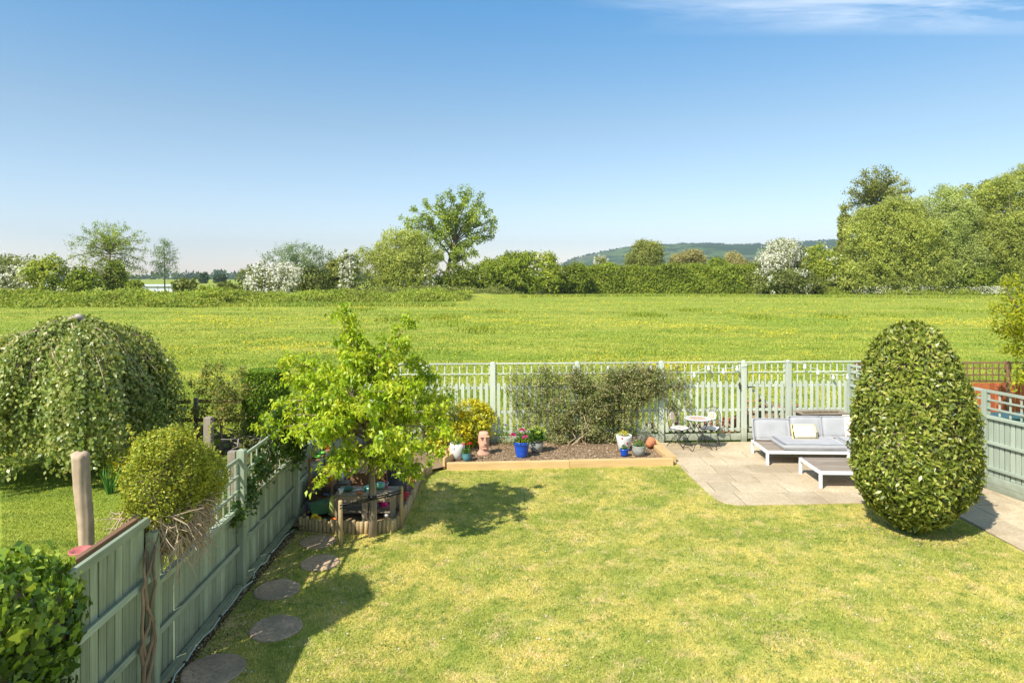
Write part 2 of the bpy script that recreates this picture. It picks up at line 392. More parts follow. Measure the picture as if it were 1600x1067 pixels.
# patio and path of cream flagstones
pat = sheet('patio_base', [(x, y) for x, y in EDGE] + [(9.7, -1), (rx(8), 8), (rx(12), 12), (rx(16.4), 16.4), (3.3, 16.1)], .012, JOINT)
pat.name = 'patio'
def inpoly(x, y, P):
    c = False; j = len(P) - 1
    for i in range(len(P)):
        if (P[i][1] > y) != (P[j][1] > y) and x < (P[j][0] - P[i][0]) * (y - P[i][1]) / (P[j][1] - P[i][1]) + P[i][0]: c = not c
        j = i
    return c
PATPOLY = [(x, y) for x, y in EDGE] + [(9.4, -1), (rx(8) - .05, 8), (rx(12) - .05, 12), (rx(16.3) - .05, 16.3), (3.35, 16.15)]
def clip(poly, a, b):                              # keep the part of poly left of a->b
    out = []
    for i in range(len(poly)):
        p, q = poly[i], poly[(i + 1) % len(poly)]
        s = lambda r: (b[0] - a[0]) * (r[1] - a[1]) - (b[1] - a[1]) * (r[0] - a[0])
        sp_, sq = s(p), s(q)
        if sp_ >= 0: out.append(p)
        if sp_ * sq < 0:
            k = sp_ / (sp_ - sq); out.append((p[0] + (q[0] - p[0]) * k, p[1] + (q[1] - p[1]) * k))
    return out
def flag(x0, x1, y0, y1, cuts):
    j = .009; P = [(x0 + j, y0 + j), (x1 - j, y0 + j), (x1 - j, y1 - j), (x0 + j, y1 - j)]
    P = [(x + random.uniform(-.004, .004), y + random.uniform(-.004, .004)) for x, y in P]
    for a, b in cuts:
        P = clip(P, a, b)
        if len(P) < 3: return
    ar = abs(sum(P[i][0] * P[(i + 1) % len(P)][1] - P[(i + 1) % len(P)][0] * P[i][1] for i in range(len(P)))) / 2
    if ar < .02: return
    cx = sum(p[0] for p in P) / len(P); cy = sum(p[1] for p in P) / len(P); n = len(P)
    tx, ty = random.uniform(-.004, .004), random.uniform(-.004, .004); zt = .026 + random.uniform(-.002, .003)
    G = Geo(); vs = []
    for (ins, z) in ((0, -.02), (0, zt - .006), (.007, zt)):
        for x, y in P:
            dx, dy = x - cx, y - cy; r = math.hypot(dx, dy) or 1; k = 1 - ins / r
            vs.append((dx * k, dy * k, z + (tx * dx + ty * dy if z > 0 else 0)))
    fs = [(l * n + i, l * n + (i + 1) % n, (l + 1) * n + (i + 1) % n, (l + 1) * n + i) for l in (0, 1) for i in range(n)] + [tuple(2 * n + i for i in range(n))]
    G.add(vs, fs); G.build('flagstone', FLAG, pat, loc=(cx, cy, 0))
left = [(EDGE[i + 1], EDGE[i]) for i in range(0, 5)]     # traversed so the inside is on the left
y = 11.72; rows = []
random.seed(9)
while y < 16.2:
    d = random.choice((.45, .6, .6, .75)); rows.append((y, min(y + d, 16.25))); y += d
for y0, y1 in rows:
    x = 3.4 - random.uniform(0, .4)
    while x < 9.4:
        w = random.choice((.45, .6, .75, .9, .9)); x1 = x + w
        cuts = [((3.56, 13.6), (3.54, 14.5)), ((3.62, 12.4), (3.56, 13.6)), ((3.67, 12.05), (3.62, 12.4)), ((3.77, 11.83), (3.67, 12.05)), ((3.98, 11.74), (3.77, 11.83)), ((7.05, 11.9), (3.98, 11.74))] if x < 7.0 else []
        cuts = [(b, a) for a, b in cuts]
        if x >= 7.0: cuts = []
        cuts = cuts + [((rx(5) - .03, 5), (rx(16) - .03, 16)), ((9, by(9) - .12), (3, by(3) - .12))]
        flag(x, x1, y0, y1, cuts); x = x1
y = 11.72
while y > 7.5:
    d = random.choice((.6, .75)); x = 7.45
    for w in (random.choice((.6, .9)), .75, .9):
        flag(x, x + w, y - d, y, [((rx(0) - .03, 0), (rx(12) - .03, 12))]); x += w
    y -= d

# round stepping stones
for i, (px, py, w, lab) in enumerate([(333, 1046, .62, 'nearest round grey stepping stone in the corner of the lawn, cut by the frame'), (431, 980, .58, 'round stepping stone second from the front, lying in shade beside the lump shaped shadow'),
        (433, 920, .57, 'round stepping stone third from the front, halfway along the green fence'), (500, 878, .54, 'round stepping stone crossed by a streak of sun, fourth from the front'), (497, 845, .54, 'farthest round stepping stone just before the log edging')]):
    p = g(px, py, .02); r = w / 2; G = Geo(); rr = random.Random(i)
    G.lathe([(r, -.03), (r, .012), (r - .012, .022), (r * .6, .024), (r * .25, .023)], n=26, smooth=False, jig=lambda a, z: 1 + .02 * math.sin(3 * a + i) + .012 * math.sin(7 * a + 2 * i))
    tag(G.build('stepping_stone', STEP, loc=(p.x, p.y, .004)), lab, 'stepping stone', 'round stepping stones beside the left fence')

# ------------------------------------------------------------------ fences
def mat_for(m): return m
def picket_mesh(w, t, h, m):
    key = ('picket', round(w, 3), round(h, 2), m.name)
    if key not in CACHE:
        G = Geo(); x = w / 2; tz = t / 2; P = [(-x, 0), (x, 0), (x, h - w * .55), (x * .25, h), (-x * .25, h), (-x, h - w * .55)]
        vs = [(a, -tz, b) for a, b in P] + [(a, tz, b) for a, b in P]; n = 6
        G.add(vs, [tuple(range(n)), tuple(range(n, 2 * n))[::-1]] + [(i, i + n, (i + 1) % n + n, (i + 1) % n) for i in range(n)])
        CACHE[key] = G.mesh('picket', m)
    return CACHE[key]
def post(parent, x, h, w, m, y=0, cap='flat', z0=-.3, name='post'):
    key = ('post', w, round(h, 2), cap, m.name)
    if key not in CACHE:
        G = Geo(); G.box((0, 0, (h + z0) / 2), (w, w, h - z0), bev=.006)
        if cap == 'round': G.lathe([(w * .5, h), (w * .52, h + .012), (w * .42, h + .035), (w * .22, h + .05), (.004, h + .055)], n=12)
        elif cap == 'pyr':
            q = w * .5; G.add([(-q, -q, h + .002), (q, -q, h + .002), (q, q, h + .002), (-q, q, h + .002), (0, 0, h + w * .25)], [(0, 1, 4), (1, 2, 4), (2, 3, 4), (3, 0, 4)])
        CACHE[key] = G.mesh(name, m)
    return link(name, CACHE[key], parent, loc=(x, y, 0))
def lath(parent, x0, x1, z0, z1, y, w, m, name='trellis_lath', t=.018):
    plank(name, parent, (x0, y, z0), (x1, y, z1), w, t, m, side=(1, 0, 0) if abs(x1 - x0) < .01 else (0, 0, 1), bev=.002)

# left fence: sage feather edge boards, stepping down to trellis after the first panel
LF = thing('board_fence', 'long sage green board fence with trellis top along the left side of the lawn', 'fence', (fx(3.6), 3.6, 0), math.atan2(1, -.03))
def lx(Y): return (Y - 3.6) * 1.00045
PO = [6.30, 8.54, 10.92, 13.45, 16.0]
random.seed(21)
GAPW = wood('gap_shade_wood', (.022, .018, .013), (.045, .034, .024), .2)  # near black, puts the shade between the boards into colour
def boards(parent, x0, x1, z0, z1, m, y=.035, pitch=.122, w=.128, jit=.004, name='board', gap=0.0, tilt=-.09, back=None):
    x = x0 + .05
    n = int(round((x1 - x0) / pitch)); pitch = (x1 - x0) / n
    for i in range(n):
        xx = x0 + (i + .5) * pitch; ww = pitch - random.choice((.013, .017, .021))
        dz = random.uniform(-.008, .004)
        o = plank(name, parent, (xx, y + random.uniform(0, .008), z0), (xx, y, z1 + dz * 0), ww, .014, m, side=(1, tilt * .5, 0), jit=jit)
        if back and random.random() > gap: plank(name, parent, (xx + pitch / 2, y + .032, z0), (xx + pitch / 2, y + .032, z1), pitch * .72, .014, back, side=(1, 0, 0), jit=jit)  # added rear boards in a darker tone stand in for gap shade
# near tall panel
boards(LF, 0, lx(PO[0]) - .06, .1, 1.70, SAGE_L, back=GAPW)
for z in (.645, 1.19): plank('rail', LF, (0, 0, z), (lx(PO[0]) - .05, 0, z), .055, .06, SAGE_L, side=(0, .3, 1))
plank('top_rail', LF, (0, .0, 1.735), (lx(PO[0]) - .05, .0, 1.735), .075, .04, SAGE_L, side=(0, 0, 1))
plank('gravel_board', LF, (0, 0, .1), (lx(PO[0]) - .05, 0, .1), .15, .03, SAGE_L, side=(0, 0, 1))
post(LF, lx(PO[0]), 1.62, .095, SAGE_L, y=-.02, cap='flat')
seg = PO
for i in range(len(seg) - 1):
    a, b = lx(seg[i]) + .06, lx(seg[i + 1]) - .06
    boards(LF, a, b, .05, 1.06, SAGE_L, pitch=.118, jit=.006, gap=.16, back=GAPW)
    plank('rail', LF, (a, 0, .60), (b, 0, .585), .055, .055, SAGE_L, side=(0, .3, 1))
    plank('top_rail', LF, (a, .005, 1.085), (b, .005, 1.085), .05, .075, SAGE_L, side=(0, 0, 1))
    plank('gravel_board', LF, (a, -.015, .10), (b, -.015, .10), .06, .07, SAGE_L, side=(0, 0, 1))
    plank('bottom_board', LF, (a, .02, .03), (b, .02, .03), .09, .025, SAGE_L, side=(0, 0, 1))
    for z in (1.30, 1.49, 1.70): plank('trellis_rail', LF, (a, .0, z), (b, .0, z), .035 if z < 1.6 else .045, .03, SAGE_L, side=(0, 0, 1))
    n = int((b - a) / .19)
    for k in range(n + 1): lath(LF, a + .02 + k * (b - a - .04) / n, a + .02 + k * (b - a - .04) / n, 1.11, 1.68, .026, .028, SAGE_L)
    post(LF, lx(seg[i + 1]), 1.80, .10, SAGE_L, y=-.02, cap='pyr')
# neighbour's brown side of it
NB = thing('fence_capping', 'weathered brown timber rail and posts behind the green boards of the left fence', 'fence rail', (fx(3.6), 3.6, 0), math.atan2(1, -.03))
plank('rail', NB, (0, .085, 1.765), (lx(6.2), .085, 1.755), .05, .05, BROWNW, side=(0, 1, 0))
for Y in (6.32, 8.6, 10.98): post(NB, lx(Y), 1.78, .10, OLDW, y=.115)
# cable
pts = []; rr = random.Random(3)
Y = 5.2
while Y < 10.5:
    pts.append((fx(Y) + .115 + rr.uniform(-.012, .012) + (.06 if min(abs(Y - q) for q in PO) < .14 else 0), Y, .15 + rr.uniform(-.025, .02) - (.0 if Y < 10 else (Y - 10) * .2))); Y += .22
G = Geo(); G.tube(pts, .011, 6)
cb_ = thing('cable', 'pale grey flexible cable clipped along the foot of the left fence', 'cable'); G.build('conduit', plain('pale_conduit', (.30, .38, .33), .5), cb_)
for i in range(3, len(pts) - 1, 4): Geo().box(pts[i], (.03, .02, .035)).build('clip', BLACKP, cb_)

# back fence: pale sage pickets, trellis along the top
ang = math.atan(.05)
BF = thing('picket_fence', 'pale sage picket fence with trellis top closing the garden from the meadow', 'fence', (0, by(0), 0), ang)
def bx(px, Y=16.2): return (px - 800) / F * Y * 1.0
posts_x = [-3.62, bx(770, 16.05), bx(902, 16.15), bx(1033, 16.25), bx(1162, 16.35), bx(1232, 16.4), bx(1420, 16.5)]
posts_x.insert(1, (posts_x[0] + posts_x[1]) / 2)
gate_i = 5
def picket_panel(par, a, b, off=0.0, gate=False):
    n = max(2, int(round((b - a) / .146))); top = 1.46
    for k in range(n):
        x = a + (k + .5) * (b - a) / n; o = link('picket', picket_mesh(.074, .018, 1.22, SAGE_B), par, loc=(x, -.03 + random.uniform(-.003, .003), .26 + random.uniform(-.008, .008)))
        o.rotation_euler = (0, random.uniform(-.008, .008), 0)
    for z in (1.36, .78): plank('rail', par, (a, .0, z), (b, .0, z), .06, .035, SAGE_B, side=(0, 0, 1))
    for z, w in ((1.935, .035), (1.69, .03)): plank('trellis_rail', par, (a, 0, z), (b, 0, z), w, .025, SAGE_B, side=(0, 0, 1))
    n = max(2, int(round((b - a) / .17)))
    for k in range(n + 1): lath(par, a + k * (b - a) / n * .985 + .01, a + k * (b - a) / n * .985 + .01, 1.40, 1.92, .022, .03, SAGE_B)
random.seed(5)
for i in range(len(posts_x) - 1):
    a, b = posts_x[i] + .07, posts_x[i + 1] - .07
    if i == gate_i: continue
    picket_panel(BF, a, b)
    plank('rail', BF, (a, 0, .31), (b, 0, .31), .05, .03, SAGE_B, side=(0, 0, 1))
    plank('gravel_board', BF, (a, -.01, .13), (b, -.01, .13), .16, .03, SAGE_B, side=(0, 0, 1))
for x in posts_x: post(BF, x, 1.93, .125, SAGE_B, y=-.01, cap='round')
ga, gb = posts_x[gate_i] + .085, posts_x[gate_i + 1] - .085
GT = thing('garden_gate', 'narrow sage picket gate with diagonal brace between two thick posts in the back fence', 'gate', (0, by(0), 0), ang)
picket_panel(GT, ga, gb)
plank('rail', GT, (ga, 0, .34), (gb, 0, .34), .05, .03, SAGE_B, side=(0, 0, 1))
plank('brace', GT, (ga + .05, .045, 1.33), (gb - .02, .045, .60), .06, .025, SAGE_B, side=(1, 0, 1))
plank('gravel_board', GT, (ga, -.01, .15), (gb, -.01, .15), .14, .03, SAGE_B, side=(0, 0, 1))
Geo().box((ga + .08, -.045, 1.34), (.2, .008, .022)).build('hinge', IRON, GT); Geo().box((ga + .08, -.045, .36), (.2, .008, .022)).build('hinge', IRON, GT)
Gl = Geo(); Gl.tube([(ga - .2, -.075, 1.46), (ga - .235, -.09, 1.40), (ga - .2, -.09, 1.34), (ga - .18, -.08, 1.28)], .014, 6); Gl.box((ga - .2, -.07, 1.37), (.04, .02, .14)); Gl.build('latch', IRON, GT)

# string of festoon bulbs
SL = thing('string_lights', 'string of white festoon bulbs looped along the trellis of the picket fence', 'string lights')
bulbs = [(949.7, 575), (972, 583), (994, 579), (1017, 574), (1038, 589), (1060.7, 594), (1084.7, 584.7), (1107, 574), (1130, 579), (1151.5, 574.5), (1180, 570), (1205, 569), (1230, 566), (1257.6, 571.7), (1278, 580.7), (1302, 588), (1324, 587.5)]
CACHE['bulb'] = Geo().lathe([(.012, .045), (.013, .02), (.026, 0), (.036, -.03), (.034, -.055), (.02, -.078), (.003, -.084)], n=10).mesh('bulb', BULB)
cp = []
for (x, y_) in bulbs:
    X = (x - 800) / F * 16.2; Y = by(X) - .11; p = at(x, y_, Y)
    if x not in (1180, 1205, 1230): link('bulb', CACHE['bulb'], SL, loc=p)
    if cp: q = (cp[-1] + p) / 2; cp.append(q + Vector((0, 0, .0)))
    cp.append(p + Vector((0, 0, .055)))
Geo().tube(cp, .005, 4).build('cord', WHITEM, SL)

# right fence: sage boards with trellis
RFz = thing('board_fence', 'sage green board fence with trellis top on the right, half hidden by the clipped laurel', 'fence', (rx(16.35), 16.35, 0), math.atan2(-1, .2))
Lr = (16.35 - 8.6) * 1.02; k = 0; random.seed(8)
xs = [0, 1.86, 3.72, 5.58, 7.44, Lr]
for i in range(5):
    a, b = xs[i] + .05, xs[i + 1] - .05
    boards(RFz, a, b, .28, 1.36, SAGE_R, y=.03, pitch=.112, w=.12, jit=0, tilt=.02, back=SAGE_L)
    for z, y_ in ((.43, 0), (.90, 0)): plank('rail', RFz, (a, y_, z), (b, y_, z), .05, .055, SAGE_R, side=(0, 0, 1))
    plank('top_rail', RFz, (a, 0, 1.38), (b, 0, 1.38), .06, .06, SAGE_R, side=(0, 0, 1))
    for z in (.07, .215): plank('gravel_board', RFz, (a, .0, z), (b, .0, z), .14, .035, SAGE_R, side=(0, 0, 1))
    for z, w in ((1.86, .055), (1.70, .035), (1.54, .035)): plank('trellis_rail', RFz, (a, 0, z), (b, 0, z), w, .03, SAGE_R, side=(0, 0, 1))
    n = int((b - a) / .2)
    for q in range(n + 1): lath(RFz, a + .02 + q * (b - a - .04) / n, a + .02 + q * (b - a - .04) / n, 1.42, 1.83, .025, .035, SAGE_R)
    post(RFz, xs[i + 1], 1.88, .09, SAGE_R, cap='flat')
post(RFz, xs[0], 1.88, .09, SAGE_R)

# neighbour's brown and red fence beyond it
NF = thing('trellis_fence', 'dark brown trellis over a red stained panel in the next garden, far right', 'fence', (8.6, 16.75, 0), .02)
for i in range(4):
    a = i * 1.9 + .05; b = a + 1.8
    boards(NF, a, b, .05, 1.36, REDW, y=-.02, pitch=.14, w=.145, jit=0)
    for z in (1.40, 1.56, 1.72, 1.86): plank('trellis_rail', NF, (a, 0, z), (b, 0, z), .045 if z in (1.40, 1.86) else .03, .03, BROWNW, side=(0, 0, 1))
    n = 11
    for q in range(n + 1): lath(NF, a + .02 + q * (b - a - .04) / n, a + .02 + q * (b - a - .04) / n, 1.42, 1.84, -.022, .03, BROWNW)
    post(NF, a - .05, 1.9, .09, BROWNW)
_t = 0
tb = thing('garden_box', 'teal painted low chest standing against the red panel beyond the right fence', 'chest', (10.9, 14.9, 0))
TEALD = plain('dark_teal_paint', (.04, .11, .12), .5)
Geo().box((0, 0, .45), (1.2, .5, .9), bev=.02).build('chest_body', TEALD, tb); Geo().box((0, 0, .93), (1.26, .56, .05), bev=.01).build('lid', TEALD, tb)

# rustic rail fence at the end of the left garden
RFn = thing('rail_fence', 'old brown post and rail fence between the neighbouring garden and the meadow', 'fence', (0, 0, 0))
for (x0, x1, z, dz) in ((-14.5, -7.65, 1.03, 0), (-7.45, -5.0, 1.05, -.03), (-14.5, -7.0, .60, 0), (-7.0, -3.75, .60, .02), (-14.5, -7.0, .2, 0), (-7.0, -3.75, .22, 0)):
    plank('rail', RFn, (x0, 16.0, z), (x1, 16.0, z + dz), .085, .04, BROWNW, side=(0, 0, 1), jit=.0)
for x in (-14.2, -11.9, -9.6, -7.55, -5.1): post(RFn, x, 1.12, .09, OLDW, y=16.06)
P_ = thing('fence_post', 'single thick pale sleeper post standing before the rustic rail fence', 'post', (-6.14, 13.6, 0)); post(P_, 0, 1.17, .15, OLDW)
# post with pale cap at the far corner
P_ = thing('bird_box', 'small pale wooden bird box on the corner post seen through the pear tree', 'bird box', (fx(16) - .02, 15.85, 0)); post(P_, 0, 1.45, .09, OLDW)
Geo().box((0, -.02, 1.60), (.19, .16, .28), bev=.01).build('box_body', plain('pink_grey_wood', (.60, .48, .42), .7), P_); Geo().box((0, -.03, 1.76), (.24, .22, .03), M=Matrix.Rotation(.2, 3, 'X')).build('box_roof', OLDW, P_)
Geo().lathe([(.022, 0), (.022, .006)], n=10, M=Matrix.Rotation(math.pi / 2, 3, 'X'), c=(0, -.101, 1.63)).build('entrance_hole', BLACKP, P_)

# ------------------------------------------------------------------ raised bed of sleepers
SB = thing('timber_edging', 'new pale timber sleepers edging the soil bed in front of the picket fence', 'edging')
c0 = (-1.35, 13.93); c1 = (3.42, 14.30)
mid = (1.2, 14.13)
plank('sleeper', SB, (c0[0], c0[1], .075), (mid[0], mid[1], .075), .16, .11, PINEW, side=(0, 0, 1), bev=.006)
plank('sleeper', SB, (mid[0] + .006, mid[1] + .002, .08), (c1[0], c1[1], .078), .16, .11, PINEW, side=(0, 0, 1), bev=.006)
plank('sleeper', SB, (3.42, 14.42, .08), (3.30, 16.12, .08), .16, .22, PINEW, side=(0, 0, 1), bev=.006)
plank('sleeper', SB, (-1.42, 13.98, .12), (-1.20, 14.62, .12), .24, .045, PINEW, side=(0, 0, 1), bev=.004)
plank('sleeper', SB, (-1.24, 14.7, .16), (-1.60, 14.9, .16), .22, .05, PINEW, side=(0, 0, 1), bev=.004)

# log roll round the play corner
LR = thing('log_edging', 'log roll edging of short round stakes curving round the play corner under the pear tree', 'edging')
pl = [g(470, 826), g(500, 832), g(528, 833.5), g(560, 834), g(590, 833), g(612, 831), g(621, 826), g(627, 818), g(634, 806), g(641, 793), g(648, 776), g(653, 760), g(661, 747), g(675, 739)]
dd = [0]
for a, b in zip(pl, pl[1:]): dd.append(dd[-1] + (b - a).length)
def along(pts, dist, s):
    for i in range(len(pts) - 1):
        if s <= dist[i + 1]: return pts[i].lerp(pts[i + 1], (s - dist[i]) / (dist[i + 1] - dist[i]))
    return pts[-1].copy()
lm = [Geo().lathe([(.034, -.05), (.034, h - .008), (.027, h), (.004, h + .002)], n=9).mesh('log', LOGW) for h in (.19, .205, .18, .215)]
s = 0; random.seed(2)
while s < dd[-1]:
    p = along(pl, dd, s); o = link('log', random.choice(lm), LR, loc=(p.x + random.uniform(-.004, .004), p.y, 0)); o.rotation_euler = (random.uniform(-.05, .05), random.uniform(-.05, .05), random.uniform(0, 6)); s += .066
G = Geo(); G.tube([p + Vector((0, .034, .12)) for p in pl], .004, 4); G.build('wire', IRON, LR)
# ------------------------------------------------------------------ plants
def foliage_core(name, c, r, m, parent):
    return Geo().ball(c, r, 16, 10).build(name, m, parent)
def branchwork(rs, base_pts, r0, limbs, subs, sublen, drop=0.0, side=5, subrad=.25, start=.3, jag=.12, up=.3, spread=1.0):
    """trunk through base_pts, a curved limb to every target in `limbs` [(from_t, target)], twigs off the limbs.
    Returns the wood and the twig end points with their directions."""
    G = Geo(); base_pts = [Vector(p) for p in base_pts]; n = len(base_pts)
    G.tube(base_pts, [r0 * (1.25 if i == 0 else 1 - .45 * i / (n - 1)) for i in range(n)], 10)
    tips = []; dirs = []; rads = []
    for (ft, tg) in limbs:
        k = min(ft * (n - 1), n - 1.001); i = int(k); a = base_pts[i].lerp(base_pts[i + 1], k - i); tg = Vector(tg); d = tg - a; L = d.length
        m1 = a + d * .4 + Vector((rs.normal() * L * jag * .5, rs.normal() * L * jag * .5, L * .10)); m2 = a + d * .75 + Vector((rs.normal() * L * jag * .5, rs.normal() * L * jag * .5, L * .06))
        P = [a, a + (m1 - a) * .5 + Vector((0, 0, L * .03)), m1, m2, tg]; rl = r0 * .5 * (L / (L + sublen)) * (.7 + .4 * rs.rand())
        G.tube(P, [rl, rl * .82, rl * .62, rl * .4, rl * .12], side)
        for s in range(subs):
            t = start + (1 - start) * (s + rs.rand()) / subs; kk = t * 4; j = min(int(kk), 3); q = P[j].lerp(P[j + 1], kk - j)
            dd = (P[min(j + 1, 4)] - P[j]).normalized() * .6 + Vector(rs.normal(size=3)) * .75 * spread + Vector((0, 0, up)); dd.normalize()
            ln = sublen * (.5 + .8 * rs.rand()) * (1.15 - .5 * t); e = q + dd * ln + Vector((0, 0, -drop * ln)); h = q + dd * ln * .5 + Vector(rs.normal(size=3)) * ln * .06
            G.tube([q, h, e], [rl * subrad, rl * subrad * .6, rl * .04], 3, cap=False)
            tips.append((q, h, e)); rads.append(ln)
    return G, tips, rads
def leaves_on(rs, tips, n, sc, L, W, droop=.5, fold=.2, curl=.1, from_=.2):
    """n leaves along every twig, scattered sc around it"""
    A = np.array([[tuple(a), tuple(b), tuple(c)] for a, b, c in tips]); k = len(A)
    T = from_ + (1 - from_) * rs.rand(k, n, 1); q = np.where(T < .5, A[:, None, 0] + (A[:, None, 1] - A[:, None, 0]) * T * 2, A[:, None, 1] + (A[:, None, 2] - A[:, None, 1]) * (T * 2 - 1))
    P = q.reshape(-1, 3) + rs.normal(size=(k * n, 3)) * sc
    D = rdir(rs, len(P)); D[:, 2] -= droop; N = rdir(rs, len(P)) * .8 + np.array([0, -.15, .8])
    l = L * (.6 + .7 * rs.rand(len(P))); return leafV(P, D, N, l, l * W / L, fold, curl), len(P)
def lumps(rs, c, r, n, size=(.38, .58)):
    c = np.array(c); r = np.array(r); out = [(c - np.array([0, 0, r[2] * .1]), r * .7)]
    for i in range(n):
        d = rdir(rs, 1)[0]; d[2] = d[2] * .9 + .1; s = rs.uniform(*size); out.append((c + d * r * (1 - s) * rs.uniform(.8, 1.08), r * s))
    return out
def crown(rs, blobs, nclump, per, csize, L, W, droop=.1, flat=.7, shell=.7, zmin=.1, fill=0):
    """leaf clumps over the skins of overlapping ellipsoids; returns leaf vertices, shade numbers and each leaf's clump"""
    vol = np.array([b[1][0] * b[1][2] for b in blobs]); idx = rs.choice(len(blobs), nclump, p=vol / vol.sum())
    C = np.array([b[0] for b in blobs])[idx]; R = np.array([b[1] for b in blobs])[idx]
    d = rdir(rs, nclump); d[:, 2] += .25; d[:, 1] -= .15; d = unit(d); u = shell + (1.04 - shell) * rs.rand(nclump, 1) ** .5
    cc = C + d * R * u; inside = np.zeros(nclump, bool)
    for i, b in enumerate(blobs):
        inside |= (idx != i) & ((((cc - b[0]) / b[1]) ** 2).sum(1) < .45)
    ok = ~inside & (cc[:, 2] > zmin); cc = cc[ok]; d = d[ok]; m = len(cc); cs = csize * (.5 + rs.rand(m, 1) * .9)
    off = rdir(rs, m * per).reshape(m, per, 3) * rs.rand(m, per, 1) ** .4 * cs[:, None]; off[:, :, 2] *= .75
    P = (cc[:, None] + off).reshape(-1, 3); nn = (d[:, None] * flat + unit(off + 1e-6) * .7 + rs.normal(size=(m, per, 3)) * .45).reshape(-1, 3); D = rdir(rs, len(P)); D[:, 2] -= droop
    l = L * (.6 + .8 * rs.rand(len(P))); cid = np.repeat(np.arange(m), per); tone = np.repeat(rs.rand(m), per)
    if fill:
        nf = int(len(P) * fill); ib = rs.choice(len(blobs), nf, p=vol / vol.sum()); q = np.array([b[0] for b in blobs])[ib] + rdir(rs, nf) * np.array([b[1] for b in blobs])[ib] * .88 * rs.uniform(.45, 1, (nf, 1))
        P = np.concatenate([P, q]); nn = np.concatenate([nn, rs.normal(size=(nf, 3)) + np.array([0, -.7, .4])]); D = np.concatenate([D, rdir(rs, nf)]); l = np.concatenate([l, L * rs.uniform(1.1, 1.9, nf)]); tone = np.concatenate([tone, rs.rand(nf) * .3]); cid = np.concatenate([cid, np.full(nf, 0)])
        ok = P[:, 2] > zmin; P, nn, D, l, tone, cid = P[ok], nn[ok], D[ok], l[ok], tone[ok], cid[ok]
    P[:, 2] = np.maximum(P[:, 2], zmin)
    return leafV(P, D, unit(nn), l, l * W / L, .12), np.clip(tone * .55 + rs.rand(len(P)) * .45, 0, 1), cid

Gd = lambda *c: [tuple(x) for x in c]
F_PEAR = foliage('pear_leaves', Gd((.17, .29, .014), (.32, .47, .02), (.50, .60, .04), (.66, .64, .07)), .42, .42, .4, .12)
F_LAUREL = foliage('laurel_leaves', Gd((0.098, 0.134, 0.016), (0.172, 0.224, 0.022), (0.310, 0.347, 0.045), (0.483, 0.448, 0.110)), .2, .38, .5, .18, 2.5)
F_BALL = foliage('small_hedge_leaves', Gd((0.136, 0.189, 0.020), (0.256, 0.314, 0.026), (0.410, 0.424, 0.046), (0.547, 0.503, 0.066)), .3, .5, .3, .15, 3)
F_WEEP = foliage('weeping_leaves', Gd((0.120, 0.178, 0.031), (0.220, 0.294, 0.051), (0.372, 0.410, 0.101), (0.569, 0.517, 0.186)), .3, .38, .5, .15, 1.5)
F_IVY = foliage('ivy_leaves', Gd((.03, .07, .01), (.09, .17, .018), (.20, .32, .03), (.38, .46, .06)), .3, .45, .45, .2, 3)
F_IVYD = foliage('dark_ivy_leaves', Gd((.03, .07, .012), (.06, .12, .015), (.10, .16, .02)), .25, .4, .4, .1)
F_CLIMB = foliage('climber_leaves', Gd((.08, .12, .03), (.19, .23, .06), (.36, .34, .14), (.56, .42, .22)), .25, .5, .4, .2, 3)
F_YEL = foliage('yellow_leaves', Gd((.28, .36, .02), (.55, .52, .02), (.82, .68, .03)), .3, .45, .4, .1)
F_ACER = foliage('acer_leaves', Gd((.12, .20, .03), (.24, .28, .05), (.36, .26, .09)), .4, .5, .3, .1)
F_ACERY = foliage('yellow_acer_leaves', Gd((.20, .28, .015), (.38, .42, .02), (.55, .50, .03)), .45, .5, .3, .1)
F_YEW = foliage('yew_leaves', Gd((0.104, 0.195, 0.018), (0.195, 0.312, 0.024), (0.286, 0.403, 0.036)), .25, .5, .3, .1, 4)
F_HEDGE = foliage('hedge_leaves', Gd((0.132, 0.194, 0.022), (0.241, 0.300, 0.031), (0.385, 0.423, 0.046)), .3, .6, .2, .25, .12)
F_HEDGEB = foliage('bright_hedge_leaves', Gd((0.179, 0.260, 0.031), (0.336, 0.398, 0.045), (0.538, 0.520, 0.076)), .3, .6, .2, .2, .12)
F_WILLOW = foliage('willow_leaves', Gd((0.242, 0.295, 0.053), (0.384, 0.434, 0.083), (0.584, 0.574, 0.128)), .3, .6, .2, .2, .12)
F_WILLOW2 = foliage('light_willow_leaves', Gd((.25, .31, .08), (.38, .44, .12), (.52, .55, .18)), .3, .6, .2, .2, .12)
F_OAK = foliage('oak_leaves', Gd((0.160, 0.249, 0.029), (0.288, 0.376, 0.038), (0.490, 0.551, 0.072)), .25, .6, .2, .15, .1)
F_BROWNT = foliage('bronze_tree_leaves', Gd((0.189, 0.234, 0.048), (0.311, 0.338, 0.072), (0.446, 0.429, 0.108)), .3, .6, .2, .2, .1)
F_TAN = foliage('tan_tree_leaves', Gd((0.260, 0.234, 0.078), (0.390, 0.351, 0.130), (0.494, 0.442, 0.182)), .3, .6, .2, .15, .1)
F_OLIVE = foliage('olive_scrub_leaves', Gd((0.112, 0.150, 0.030), (0.192, 0.225, 0.045), (0.320, 0.315, 0.075)), .25, .6, .2, .2, .15)
F_BANK = foliage('bank_scrub_leaves', Gd((0.144, 0.225, 0.022), (0.256, 0.315, 0.033), (0.416, 0.420, 0.065)), .3, .6, .2, .25, .15)
F_PALE = foliage('pale_tree_leaves', Gd((0.154, 0.231, 0.099), (0.242, 0.330, 0.154), (0.330, 0.407, 0.209)), .35, .6, .2, .1, .1)
